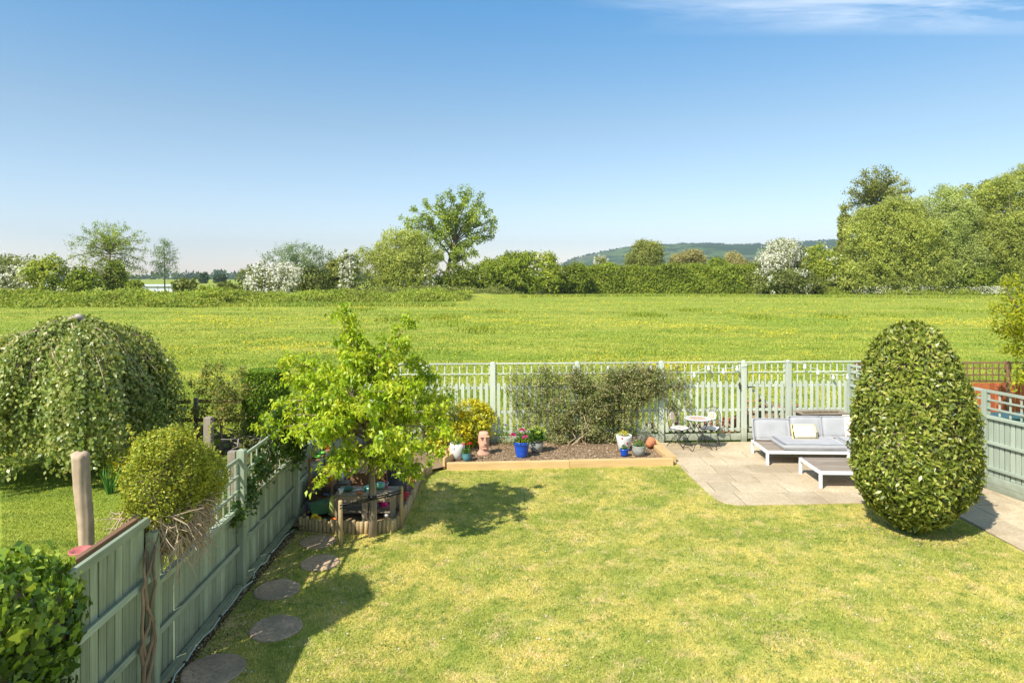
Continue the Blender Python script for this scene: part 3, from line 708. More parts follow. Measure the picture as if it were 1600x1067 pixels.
F_BLOS = foliage('white_blossom', Gd((.58, .57, .40), (.80, .77, .62), (.90, .88, .78)), .3, .7, .1, .05, .3, (1.1, 1.1, 1.0))
F_STRAW = foliage('grass_tuft_leaves', Gd((.12, .2, .02), (.2, .28, .04), (.34, .34, .1)), .3, .6, .2, .1)
F_POT = foliage('pot_plant_leaves', Gd((.05, .12, .02), (.10, .20, .03), (.18, .28, .05)), .3, .5, .3, .1)
F_GREYL = foliage('grey_lavender_leaves', Gd((.14, .17, .12), (.22, .25, .19), (.30, .32, .25)), .3, .6, .3, .1)
F_FAR = foliage('far_tree_leaves', Gd((.05, .08, .03), (.08, .12, .04)), .2, .7, .1, .1, .02)
def petal(name, c): return foliage(name, [tuple(x * .8 for x in c), c], .25, .5, .2, .03, 3, (1.1, 1, 1))
P_RED = petal('red_petals', (.75, .03, .015)); P_PINK = petal('magenta_petals', (.75, .03, .25)); P_YEL = petal('yellow_petals', (.80, .58, .02)); P_PALEP = petal('pale_pink_petals', (.62, .33, .42)); P_WHITE = petal('white_petals', (.85, .85, .82)); P_PURP = petal('purple_petals', (.18, .06, .40)); P_LIME = petal('lime_petals', (.55, .62, .08))

# --- clipped laurel
rs = RS(1)
LP = g(1426, 830); K = LP.y / F
LA = thing('laurel_bush', 'large egg shaped clipped laurel bush standing on the lawn at the right', 'bush', LP)
prof = [(845, 4), (838, 24), (828, 46), (815, 62), (795, 84), (770, 98), (740, 106), (705, 108), (675, 106), (640, 101), (610, 96), (580, 88), (555, 78), (535, 64), (520, 47), (511, 28), (507, 10)]
pz = np.array([H - (y - HZ) * K for y, _ in prof]); pr = np.array([w * K for _, w in prof])
ii = np.arange(len(prof))
pz[:5] = [.04, .12, .30, .52, .80]; pr[:5] = [.12, .34, .66, .86, 1.0]; pr[5:] *= .985; pr *= .79; pr *= np.interp(pz, [0, 1.9, 2.6, 3.2], [1, 1, .93, .9])
def laurel(n, k, L, W, seed):
    rs = RS(seed); z = rs.uniform(.06, 3.25, n * 2); r = np.interp(z, pz, pr); dr = (np.interp(z + .03, pz, pr) - np.interp(z - .03, pz, pr)) / .06
    keep = rs.rand(n * 2) < np.clip(r * np.sqrt(1 + np.minimum(dr ** 2, 30)) / 1.5, .05, 1); z, r, dr = z[keep], r[keep], dr[keep]; m = len(z)
    a = rs.rand(m) * 2 * math.pi; bumpy = 1 + .045 * np.sin(3 * a + z * 2.2) + .035 * np.sin(5 * a - z * 4.1 + 1) + .028 * np.sin(11 * a + z * 9) + .02 * np.sin(17 * a - z * 14)
    rr = r * bumpy * (k + rs.normal(size=m) * .022 + .05 * (rs.rand(m) < .03) * rs.rand(m)) ; P = np.stack([rr * np.cos(a), rr * np.sin(a), z], 1)
    Nn = unit(np.stack([np.cos(a), np.sin(a), -dr], 1)); D = unit(np.cross(Nn, rdir(rs, m)) + Nn * .45 + np.array([0, 0, .25])); N = Nn + rs.normal(size=(m, 3)) * .42
    l = L * (.6 + .6 * rs.rand(m)); return leafV(P, D, N, l, l * W / L, .16, .12), m
v1, n1_ = laurel(15500, 1.0, .092, .040, 1); v2, n2_ = laurel(9000, .94, .098, .042, 2)
tone = np.concatenate([np.clip(rs.rand(n1_) ** 1.1, 0, 1), rs.rand(n2_) * .6])
fast('foliage', np.concatenate([v1, v2]), 4, F_LAUREL, LA, tone)
G = Geo(); G.lathe([(max(.02, r * .84), z + (.06 if i < 3 else 0) - (.2 if i > 13 else 0)) for i, (r, z) in enumerate(zip(pr, pz))], n=24); G.build('blocking_core', BARK, LA)  # added solid core that stops light and view through the laurel
G = Geo()
for i in range(7): a = i * .9; G.tube([(.09 * math.cos(a), .09 * math.sin(a), -.02), (.16 * math.cos(a), .16 * math.sin(a), .25), (.4 * math.cos(a), .4 * math.sin(a), .7)], [.035, .028, .02], 6)
G.build('trunk', BARK, LA)

# --- young tree by the play corner
rs = RS(11); TB = g(582, 838)
PT = thing('pear_tree', 'young bright green leafy tree tied between two stakes beside the play corner', 'tree', (0, 0, 0))
Yt = TB.y
def tp(px, py, dy=0.0): return at(px, py, Yt + dy)
trunk = [TB + Vector((0, 0, -.05)), tp(583, 790), tp(581, 745, .02), tp(577, 700, .03), tp(572, 660, .05), tp(566, 620, .05)]
targets = [(.99, (541, 487, .1)), (.99, (560, 560, -.3)), (.99, (640, 508, .1)), (.95, (652, 560, .4)), (.9, (598, 545, .5)), (.85, (452, 562, .1)), (.9, (490, 590, -.5)), (.75, (415, 655, -.3)), (.8, (470, 640, .6)), (.8, (520, 620, -.8)),
           (.7, (440, 690, .3)), (.7, (505, 680, -.9)), (.8, (645, 610, -.6)), (.85, (600, 610, -.9)), (.75, (700, 640, .3)), (.7, (700, 680, -.5)), (.6, (690, 715, -.4)), (.6, (640, 700, -1.0)), (.62, (600, 690, -1.1)),
           (.5, (652, 735, -.3)), (.5, (530, 722, -.6)), (.7, (560, 655, .9)), (.8, (620, 655, 1.0)), (.85, (540, 590, .9)), (.8, (480, 610, .9)), (.6, (610, 720, .5)), (.95, (545, 530, .0)), (.95, (628, 540, -.2)), (.75, (560, 640, -1.1)),
           (.7, (470, 668, -.7)), (.75, (665, 590, .2)), (.55, (500, 752, -.9)), (.75, (425, 640, .2)), (.7, (428, 668, -.6)), (.75, (442, 625, .5)), (.8, (455, 598, -.3)), (.65, (432, 690, .1)), (.8, (465, 570, .4)), (.8, (675, 590, .2)), (.7, (690, 660, .3)), (.75, (690, 625, .3)), (.75, (412, 668, .1))]
G, tips, _ = branchwork(rs, trunk, .062, [(a, tp(*b)) for a, b in targets], 17, .36, drop=.22, start=.3, up=.45)
sp = at(541, 487, Yt + .1); tips2 = [(sp + Vector((rs.normal() * .05, rs.normal() * .05, -.08 * i)), sp + Vector((rs.normal() * .07, rs.normal() * .07, -.08 * i)), sp + Vector((rs.normal() * .12, rs.normal() * .1, -.08 * i - .05))) for i in range(14)]
G.build('trunk', PBARK, PT)
V, n = leaves_on(rs, tips + tips2, 33, .034, .076, .038, .85, .22, .2, .3); tone = np.clip(np.repeat(rs.rand(len(tips + tips2)), 33) * .5 + rs.rand(n) * .5, 0, 1)
fast('foliage', V, 4, F_PEAR, PT, tone)
ST = []
for (px, py, top, lab) in ((532, 853, .68, 'left round timber stake tied to the young tree with black rubber strap'), (627, 824, .66, 'right round timber stake standing at the corner of the log edging')):
    p = g(px, py); o = Geo().lathe([(.033, -.1), (.033, top - .02), (.028, top), (.004, top + .002)], n=12).build('tree_stake', LOGW, loc=p); tag(o, lab, 'stake', 'stakes holding the young tree'); ST.append((p, top))
G = Geo(); tz = .60
for dz in (0, -.045):
    a = ST[0][0] + Vector((0, 0, ST[0][1] - .06 + dz)); b = Vector((TB.x, TB.y - .075, tz + dz)); c = ST[1][0] + Vector((0, 0, ST[1][1] - .05 + dz))
    b.z = .62 + dz * .6; G.tube([a + Vector((0, -.036, 0)), (a + b) / 2 + Vector((0, 0, -.01)), b, (b + c) / 2 + Vector((0, 0, -.01)), c + Vector((0, -.036, 0))], [.012] * 5, 5)
G.lathe([(.068, -.03), (.07, 0), (.068, .03)], c=(TB.x, TB.y, .61), n=12)
tag(G.build('tree_tie', BLACKP), 'black rubber strap holding the young tree between its stakes', 'tree tie')

# --- topiary ball growing over the left fence
rs = RS(5)
BL = thing('topiary_bush', 'round clipped bush with bare tangled stems bulging over the top of the left fence', 'bush', (fx(6.9), 6.9, 0))
def ball_leaves(rs, c, r, n, L, W):
    d = rdir(rs, n); a = np.arctan2(d[:, 1], d[:, 0]); k = 1 + .07 * np.sin(3 * a + d[:, 2] * 4) + .05 * np.sin(7 * a - d[:, 2] * 9 + 2) + .03 * np.sin(13 * a + d[:, 2] * 15) + rs.normal(size=n) * .04
    k *= 1 - .22 * (rs.rand(n) ** 3); k += .16 * (rs.rand(n) < .05) * rs.rand(n); P = np.array(c) + d * np.array(r) * k[:, None]; N = d + rs.normal(size=(n, 3)) * .6; D = rdir(rs, n) + d * .5; l = L * (.6 + .7 * rs.rand(n)); return leafV(P, D, N, l, l * W / L, .15), d
c = Vector(at(262, 762, 6.8)) - BL.location
V, d = ball_leaves(rs, c, (.35, .52, .54), 24000, .032, .018); tz = (d[:, 2] + .45 + .25 * rs.normal(size=len(d))) > 0
keep = tz | (rs.rand(len(d)) < .25); keep4 = np.repeat(keep, 4)
c2 = c + Vector((.03, .45, -.06)); V2, d2 = ball_leaves(rs, c2, (.32, .40, .38), 9000, .030, .017)
c3 = c + Vector((0, -.1, .42)); V3, d3 = ball_leaves(rs, c3, (.25, .3, .18), 2500, .03, .017)
VV = np.concatenate([V[keep4], V2, V3]); fast('foliage', VV, 4, F_BALL, BL, np.clip(rs.rand(len(VV) // 4), 0, 1))
rs2 = RS(6); sp_ = [((c + Vector((rs2.normal() * .2, rs2.normal() * .25, .42))),) for i in range(16)]
tt = [(a[0], a[0] + Vector((rs2.normal() * .03, rs2.normal() * .03, .1)), a[0] + Vector((rs2.normal() * .05, rs2.normal() * .05, .14 + .12 * rs2.rand()))) for a in sp_]
V, n = leaves_on(rs2, tt, 26, .012, .03, .016, 0, .2, 0); fast('shoots', V, 4, F_BALL, BL, rs2.rand(n) * .5 + .5, 'stuff')
G = Geo(); G.ball(c + Vector((0, 0, .06)), (.26, .40, .38), 16, 10); G.ball(c2, (.22, .28, .26), 12, 8); G.build('blocking_core', BARK, BL)  # solid filler added inside the ball leaves to block light
G = Geo(); random.seed(31)
root = Vector((.11, -.88, 0))
for i in range(4):                                  # thick twisted stems up the face of the fence
    ph = random.uniform(0, 6); fr = random.uniform(.5, 1.1); pts = [root + Vector((.022 * math.cos(ph + k * fr) + random.uniform(-.012, .012), .05 * math.sin(ph + k * fr * 1.4) + (i - 1.5) * .010 + k * .012 + random.uniform(-.026, .026), k * .17)) for k in range(9)]
    G.tube(pts + [c + Vector((.15 * math.cos(i), -.45 + .1 * i, -.25))], [.024, .021, .022, .017, .019, .015, .016, .013, .012, .01], 7)
G.build('trunk', wood('twisted_stem_bark', (.11, .075, .045), (.36, .26, .17), .1, .9, .3), BL)
G = Geo()
for i in range(760):                                # bare dead twigs hanging in a tangle
    a = random.uniform(0, 2 * math.pi); rr = random.uniform(.1, 1) ** .5
    a = random.uniform(-3.0, 1.2); ez = random.uniform(-.95, -.22); eh = math.sqrt(1 - ez * ez); s_ = c + Vector((.37 * eh * math.cos(a) * random.uniform(.8, 1.02), .53 * eh * math.sin(a) * random.uniform(.8, 1.02), .52 * ez))
    d = Vector((random.gauss(.15, .3), random.gauss(.0, .7), random.gauss(-.5, .35))); ln = random.uniform(.10, .38); pts = [s_]
    for k in range(4): d += Vector((random.gauss(0, .35), random.gauss(0, .35), random.gauss(-.12, .3))); pts.append(pts[-1] + d.normalized() * ln / 4)
    G.tube(pts, [.0075, .0065, .0055, .004, .002], 4, cap=False)
for i in range(26):
    s_ = c + Vector((.30, random.uniform(-.45, .2), -.38)); d = Vector((.12, random.gauss(-.1, .4), -1)); pts = [s_]
    for k in range(6): d += Vector((random.gauss(0, .15), random.gauss(0, .4), random.gauss(0, .2))); pts.append(pts[-1] + d.normalized() * .075)
    G.tube(pts, [.007, .006, .005, .005, .004, .003, .002], 4, cap=False)
G.build('bare_twigs', TWIG, BL)

# --- climbing ivy on the trellis after the ball
rs = RS(15)
IV = thing('ivy_plant', 'dark trailing ivy threaded through the left fence trellis under the young tree', 'ivy')
P = []
for (px, py, n, sx) in ((385, 770, 420, .16), (370, 800, 260, .12), (425, 705, 500, .22), (408, 730, 350, .18), (452, 690, 650, .22), (440, 655, 420, .2), (465, 700, 450, .2), (475, 660, 350, .3)):
    X = fx(9) + .02; Y = F * X / (px - 800); z = H - (py - HZ) * Y / F; q = rs.normal(size=(n, 3)) * np.array([.05, sx * .9, sx * .62]); q[:, 2] = np.minimum(q[:, 2], .15); P.append(q + np.array([X, Y, z]))
P = np.concatenate(P); n = len(P); D = rdir(rs, n); D[:, 2] -= .6; N = np.stack([np.full(n, .8), np.full(n, -.4), np.full(n, .3)], 1) + rs.normal(size=(n, 3)) * .6
fast('foliage', ivyV(P, D, N, .05 * (.6 + .7 * rs.rand(n))), 10, F_IVYD, IV, rs.rand(n))
G = Geo(); random.seed(12)
for i in range(12):
    Y = random.uniform(8.4, 11.2); pts = [Vector((fx(Y) + .03, Y, 1.08))]
    for k in range(5): pts.append(pts[-1] + Vector((random.gauss(0, .02), random.gauss(.08, .12), .12)))
    G.tube(pts, .006, 4, cap=False)
G.build('stems', TWIG, IV)

# --- near ivy at the bottom left
rs = RS(16)
NI = thing('ivy_bush', 'glossy bright green ivy mass spilling over the near end of the left fence', 'ivy', (0, 0, 0))
blobs = [(np.array([-3.62, 4.50, 1.72]), np.array([.42, .66, .34])), (np.array([-3.50, 4.4, 1.05]), np.array([.26, .52, .6])), (np.array([-3.40, 4.85, 1.45]), np.array([.20, .36, .42])), (np.array([-4.1, 4.7, 1.50]), np.array([.5, .6, .42])), (np.array([-3.40, 4.75, .80]), np.array([.20, .36, .50])), (np.array([-3.48, 4.55, .4]), np.array([.13, .35, .35]))]
P = []; N = []
for b, k in zip(blobs, (4600, 2700, 1600, 1800, 1300, 700)):
    d = rdir(rs, k); P.append(b[0] + d * b[1] * (.74 + .32 * rs.rand(k, 1)) * (1 + .13 * np.sin(9 * d[:, :1] + 7 * d[:, 2:]) + .08 * np.sin(17 * d[:, 1:2] - 13 * d[:, 2:]))); N.append(d)
P = np.concatenate(P); N = np.concatenate(N); n = len(P); D = np.cross(N, rdir(rs, n)) + np.array([0, 0, -.7]); N = N + rs.normal(size=(n, 3)) * .6 + np.array([.1, 0, .2])
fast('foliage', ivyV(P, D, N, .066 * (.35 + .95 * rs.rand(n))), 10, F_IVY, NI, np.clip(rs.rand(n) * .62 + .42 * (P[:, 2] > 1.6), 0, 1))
G = Geo()
for b in blobs: G.ball(b[0], b[1] * .76, 12, 8)
G.build('blocking_core', BARK, NI)  # added solid lumps under the ivy leaves, blocking light

# --- weeping tree in the left garden
rs = RS(7); WC = Vector((-9.05, 13.9, 0)); Rw = 1.68
WT = thing('weeping_tree', 'big weeping dome tree trailing grey green leaves over the lawn at far left', 'tree', WC)
Pl = []; Dl = []; G = Geo(); S = 1900; ton = []
for i in range(S):
    a = rs.rand() * 2 * math.pi; asym = 1 + .05 * math.sin(a * 2 + .6) + .09 * math.sin(a * 5) + .06 * math.sin(a * 11 + 2)
    rho = Rw * (rs.rand() ** .45) * asym; lump_ = .26 * math.sin(a * 4 + rho * 3.1) * (rho / Rw) + .20 * math.sin(a * 9 - rho * 5) * (rho / Rw); zt = 3.02 - 1.05 * (rho / Rw) ** 1.5 + rs.normal() * .09 + lump_; rho *= 1 + .08 * math.sin(a * 7 + 1) + rs.normal() * .035 ; ze = rs.uniform(.35, 1.7) if rho > Rw * .7 else rs.uniform(1.0, 2.6)
    if rho > Rw * .86: ze = rs.uniform(.35, .9)
    r0 = rho * rs.uniform(.2, .55); pts = []
    for k in range(6): f = k / 5; r_ = r0 + (rho - r0) * f; zz = 3.02 - 1.05 * (r_ / Rw) ** 1.5 + .10 * math.sin(f * 3.1) + (zt - 3.02 + 1.05 * (rho / Rw) ** 1.5) * f; pts.append(Vector((r_ * math.cos(a), r_ * math.sin(a), zz)))
    zz = pts[-1].z; out = 1.0; k = 0
    while zz > ze:
        zz -= .13; k += 1; out = 1 + .018 * min(k, 6); pts.append(Vector((rho * out * math.cos(a + .02 * math.sin(k)) , rho * out * math.sin(a), zz)))
    if i % 8 == 0: G.tube([tuple(p) for p in pts[:9]], [.012 - .001 * j for j in range(len(pts[:9]))], 3, cap=False)
    A = np.array([tuple(p) for p in pts]); m = int(len(pts) * 4.6); t_ = rs.rand(m) * (len(pts) - 1.001); j = t_.astype(int); q = A[j] + (A[j + 1] - A[j]) * (t_ - j)[:, None]
    if rs.rand() < .14 : q = q[:max(3, m // 3)]
    Pl.append(q + rs.normal(size=q.shape) * .04); ton.append(np.full(len(q), rs.rand()))
P = np.concatenate(Pl); n = len(P); D = rs.normal(size=(n, 3)) * .45 + np.array([0, 0, -.8]); rad = unit(P * np.array([1, 1, .15])); N = rad + rs.normal(size=(n, 3)) * .45 + np.array([0, 0, .35]); l = .078 * (.6 + .7 * rs.rand(n))
fast('foliage', leafV(P, D, N, l, l * .72, .1), 4, F_WEEP, WT, np.clip(np.concatenate(ton) * .4 + rs.rand(n) * .6, 0, 1))
for i in range(150):
    a = rs.rand() * 2 * math.pi; R_ = rs.uniform(.4, 1.5); pts = [Vector((r_ * math.cos(a + .3 * math.sin(r_ * 2 + i)), r_ * math.sin(a + .3 * math.sin(r_ * 2 + i)), 3.08 - 1.05 * (r_ / Rw) ** 1.5 + rs.normal() * .05)) for r_ in np.linspace(.05, R_, 6)]
    G.tube(pts, [.02, .016, .013, .01, .007, .004], 4, cap=False)
G.build('branches', TWIG, WT)
G = Geo(); G.tube([(0, 0, -.05), (.03, 0, 1.2), (.1, 0, 2.4), (.12, 0, 3.05)], [.13, .11, .09, .08], 10); G.build('trunk', BARK, WT)
G = Geo(); G.ball((.10, -.05, 3.17), (.11, .10, .075), 10, 6); G.ball((.0, -.1, 3.12), (.08, .08, .06), 8, 5); G.ball((.2, -.02, 3.10), (.07, .06, .05), 8, 5); G.build('crown_knuckle', plain('bleached_wood', (.40, .35, .30), .8, .2, .3, 14, bump=.5), WT)
# daisies below are stuff, further down

# --- small plants of the left garden
def shrub(name, lab, cat, c, r, nl, m, nclump, per, L, W, seed, group=None, trunk=True, csize=None, zmin=.05, lump=6):
    rs = RS(seed); o = thing(name, lab, cat, (c[0], c[1], 0), group=group); bl = lumps(rs, (0, 0, c[2]), r, lump)
    V, tn, _ = crown(rs, bl, nclump, per, csize or min(r) * .3, L, W, zmin=zmin); fast('foliage', V, 4, m, o, tn)
    if trunk:
        G = Geo()
        for i in range(5): a = i * 1.3; G.tube([(.03 * math.cos(a), .03 * math.sin(a), -.02), (r[0] * .25 * math.cos(a), r[1] * .25 * math.sin(a), c[2] * .6), (r[0] * .6 * math.cos(a), r[1] * .6 * math.sin(a), c[2])], [.02, .014, .006], 5)
        G.build('stems', BARK, o)
    return o
shrub('golden_shrub', 'yellow orange leaved shrub at the edge of the weeping tree shade', 'shrub', (g(193, 758).x, g(193, 758).y, .42), (.36, .36, .42), 0, F_YEL, 90, 22, .05, .028, 3)
rs = RS(8); p = g(172, 772); IR = thing('iris_clump', 'clump of upright green sword leaves beside the golden shrub', 'plant', p); G = Geo()
for i in range(26):
    a = rs.rand() * 6.28; l = .35 + .25 * rs.rand(); o = Vector((math.cos(a), math.sin(a), 0)); b = o * .06 * rs.rand(); w = Vector((-o.y, o.x, 0)) * .012; t1 = b + o * .12 + Vector((0, 0, l * .7)); t2 = b + o * .28 * rs.rand() + Vector((0, 0, l))
    G.add([b - w, b + w, t1 + w, t1 - w, t2], [(0, 1, 2, 3), (3, 2, 4)])
G.build('leaves', plain('iris_green', (.08, .20, .03), .4), IR)
# japanese maple
rs = RS(19); mb = g(345, 712); MB = thing('acer_tree', 'small bronze tinged maple in front of the rail fence in the left garden', 'tree')
q = lambda px, py, dy=0: at(px, py, mb.y + dy)
G, tips, _ = branchwork(rs, [mb, q(347, 690), q(345, 665), q(342, 640)], .035, [(.9, q(318, 575)), (.9, q(345, 570, .3)), (.9, q(378, 580)), (.8, q(300, 600, -.2)), (.8, q(390, 605)), (.7, q(300, 640)), (.6, q(380, 650)), (.7, q(340, 600, -.4)), (.7, q(365, 620, .4)), (.5, q(320, 670, -.3)), (.6, q(350, 640, -.5))], 12, .32, drop=.1, up=.05)
G.build('trunk', BARK, MB); V, n = leaves_on(rs, tips, 26, .05, .065, .042, .1, .1, .1); fast('foliage', V, 4, F_ACER, MB, rs.rand(n))
# square yew
rs = RS(23); yp = g(411, 700); n = 17000; u = rs.rand(n, 3) * 2 - 1; ax = rs.choice([0, 1, 2, 2, 0, 1], n); sgn = np.where(rs.rand(n) < .5, -1., 1.); u[np.arange(n), ax] = np.where(ax == 2, 1., sgn); u = u * (1 - .06 * rs.rand(n, 1))
Pq = np.sign(u) * np.abs(u) ** 1.0 * np.array([.44, .4, .78]); cr = np.linalg.norm(u[:, :2], axis=1) > 1.25; Pq[cr, :2] *= .9
YW = thing('yew_hedge', 'square clipped yew block behind the trellis at the end of the left fence', 'hedge', (yp.x - .02, yp.y + .25, 0)); Nn = np.zeros((n, 3)); Nn[np.arange(n), ax] = u[np.arange(n), ax]
fast('foliage', leafV(Pq + np.array([0, 0, .98]), rdir(rs, n) + Nn * .5, Nn + rs.normal(size=(n, 3)) * .5, .078, .034, .1), 4, F_YEW, YW, rs.rand(n)); Geo().box((0, 0, .95), (.70, .6, 1.3), bev=.1).build('blocking_core', BARK, YW)  # the box is a solid block added inside the leaves against light
# brushwood heap and low plants along the fence in the neighbour's bed
for i, (px, py, nm, lab) in enumerate([(398, 690, 'brushwood_heap', 'heap of grey dead branches behind the left fence'),]):
    G = Geo(); p = g(px, py + 14); random.seed(50 + i)
    for k in range(60):
        a = random.uniform(0, 6.28); s_ = p + Vector((random.uniform(-.7, .7), random.uniform(-.4, .4), random.uniform(.05, .4))); G.tube([s_, s_ + Vector((math.cos(a) * .3, math.sin(a) * .3, random.uniform(-.05, .12))), s_ + Vector((math.cos(a) * .55, math.sin(a) * .5, random.uniform(-.1, .15)))], [.022, .018, .01], 5)
    tag(G.build(nm, plain('grey_dead_wood', (.30, .26, .23), .9)), lab, 'branches')
shrub('low_shrub', 'pale green low shrub just behind the trellis of the left fence', 'shrub', (-4.7, 11.6, .3), (.45, .5, .32), 0, F_POT, 70, 22, .05, .03, 41)
shrub('low_shrub', 'feathery yellow green shrub beside the maple stem', 'shrub', (-5.7, 13.2, .25), (.4, .5, .3), 0, F_STRAW, 70, 22, .05, .02, 42)
shrub('low_shrub', 'dark leafy shrub against the rail fence right of the sleeper post', 'shrub', (-6.0, 15.3, .3), (.8, .35, .33), 0, F_OLIVE, 90, 22, .06, .03, 43)
shrub('low_shrub', 'grassy shrub left of the sleeper post under the rails', 'shrub', (-8.0, 15.5, .2), (.8, .3, .25), 0, F_STRAW, 90, 22, .06, .02, 44)

# --- yellow and green shrubs in the bed
shrub('euonymus_shrub', 'bright yellow variegated shrub growing behind the stone head', 'shrub', (g(738, 700).x, 15.75, .52), (.60, .34, .60), 0, F_YEL, 260, 28, .062, .036, 51, csize=.12)
shrub('corner_shrub', 'mixed green shrub filling the corner between the young tree and the picket fence', 'shrub', (-1.85, 15.3, .80), (.75, .5, .85), 0, F_WEEP, 330, 24, .06, .032, 52, csize=.16)
shrub('corner_shrub', 'yellow green leafy shrub between the corner planting and the yellow euonymus', 'shrub', (-1.45, 15.05, .48), (.5, .42, .55), 0, F_YEL, 170, 24, .065, .036, 53, csize=.14)
# --- climber over the picket fence
rs = RS(61); CL = thing('climbing_shrub', 'sprawling grey green climber with tan twigs covering the middle of the picket fence', 'climber')
P = []; tips = []; G = Geo()
def den(px, py):
    a = (.5 + .5 * math.sin(px * .09 + 2 * math.sin(py * .07)) * math.sin(py * .11 + px * .03)) * math.exp(-(abs(px - 918) / 66) ** 3) * (1.1 if 584 + 8 * math.sin(px * .11) < py < 694 else .4); b = .75 * math.exp(-((px - 1000) / 40) ** 2) * (1 if py < 650 - (px - 960) * .45 else .04); c_ = .15 * (800 < px < 880) * (576 < py < 690 - (px < 850) * 15); d_ = .12 * (1040 < px < 1078) * (590 < py < 655)
    e_ = .06 * (786 < px < 812) * (580 < py < 660); return min(1, max(a, b, c_, d_, e_))
cnt = 0; random.seed(6)
while cnt < 1900:
    px, py = random.uniform(785, 1080), random.uniform(574, 700)
    if random.random() > den(px, py): continue
    if py < 578 and random.random() < .6: continue
    X = (px - 800) / F * 15.95; Y = by(X) - random.uniform(.02, .12 + .38 * den(px, py)); q_ = at(px, py, Y)
    d = Vector((random.gauss(0, .5), random.gauss(-.2, .4), random.gauss(.1, .6))).normalized() * random.uniform(.08, .24); tips.append((q_ - d, q_ - d * .2 + Vector((0, 0, .01)), q_ + d)); cnt += 1
    if cnt % 7 == 0: G.tube([q_ - d * 1.3, q_, q_ + d * 1.2], [.004, .0035, .002], 3, cap=False)
for i in range(7):
    X = random.gauss((912 - 800) / F * 15.8, .28); s_ = Vector((X, by(X) - .3 + random.uniform(-.15, .1), .06)); tgt = at(random.gauss(925, 30), random.uniform(630, 670), by(X) - .15)
    m_ = (s_ + tgt) / 2 + Vector((random.gauss(0, .15), -.1, random.gauss(0, .1))); G.tube([s_, s_.lerp(m_, .5) + Vector((random.gauss(0, .05), 0, 0)), m_, tgt], [.013, .01, .008, .004], 4, cap=False)
for (a, b) in (((915, 580), (919, 552)),): G.tube([at(913, 582, 16), at(914, 565, 16), at(918, 552, 16), at(921, 546, 16)], [.006, .005, .004, .002], 4)
G.build('stems', TWIG, CL)
V, n = leaves_on(rs, tips, 22, .035, .052, .026, .1, .15, 0, 0); tone = np.clip(np.repeat(rs.rand(len(tips)), 22) * .45 + rs.rand(n) * .5, 0, 1); fast('foliage', V, 4, F_CLIMB, CL, tone)
# --- yellow acer at the right edge
rs = RS(71); AC = thing('maple_tree', 'bright yellow green young maple in the neighbouring garden at the right edge', 'tree'); Ya = 15.2
q = lambda px, py, dy=0: at(px, py, Ya + dy)
G, tips, _ = branchwork(rs, [Vector((q(1640, 700).x, Ya, 0)), q(1640, 620), q(1625, 570), q(1600, 530)], .05, [(.95, q(1572, 440)), (.95, q(1600, 445)), (.95, q(1630, 430)), (.9, q(1550, 480)), (.9, q(1556, 510)), (.85, q(1590, 480, .4)), (.8, q(1580, 545, -.2)), (.8, q(1620, 490)), (.8, q(1660, 470)), (.75, q(1660, 520)), (.5, q(1590, 590, -.2)), (.9, q(1580, 500, -.5)), (.9, q(1610, 460, -.4))], 13, .34, drop=.1, up=.05)
G.build('trunk', BARK, AC); V, n = leaves_on(rs, tips, 26, .06, .075, .045, .1, .1, .1); fast('foliage', V, 4, F_ACERY, AC, rs.rand(n))
# ------------------------------------------------------------------ patio furniture
def cushion_geo(w, d, t, edge=.55, n=12, puff=1.0, seed=0):
    """soft box: w by d, t thick at the middle, thinner at the edge, with a few dents"""
    rs = RS(seed); G = Geo(); vs = []; ph = rs.rand(4) * 6
    def top(u, v):
        e = ((1 - abs(u) ** 6) * (1 - abs(v) ** 6)) ** .5; return t / 2 * (edge + (1 - edge) * e * puff) * (1 + .07 * math.sin(4 * u + ph[0]) * math.sin(3 * v + ph[1]) + .035 * math.sin(9 * u + 5 * v + ph[2]))
    m = n + 1
    for s in (1, -1):
        for i in range(m):
            for j in range(m):
                u, v = 2 * i / n - 1, 2 * j / n - 1; k = 1 - .035 * (abs(u * v) ** 4); vs.append((u * w / 2 * k, v * d / 2 * k, s * top(u, v)))
    fs = []
    for i in range(n):
        for j in range(n):
            a = i * m + j; fs.append((a, a + m, a + m + 1, a + 1)); b = a + m * m; fs.append((b, b + 1, b + m + 1, b + m))
    mid = len(vs)
    ring = [i * m for i in range(m)] + [n * m + j for j in range(1, m)] + [i * m + n for i in range(n - 1, -1, -1)] + [j for j in range(n - 1, 0, -1)]
    r2 = len(ring)
    for k in ring: x, y, z = vs[k]; vs.append((x * (1 + .035 / max(w, .01)), y * (1 + .035 / max(d, .01)), 0))
    for i in range(r2):
        a, b = ring[i], ring[(i + 1) % r2]; c, e = mid + i, mid + (i + 1) % r2
        fs.append((a, b, e, c)); fs.append((c, e, b + m * m, a + m * m))
    G.add(vs, fs, True); G.sm[-2 * r2:] = [False] * (2 * r2); return G
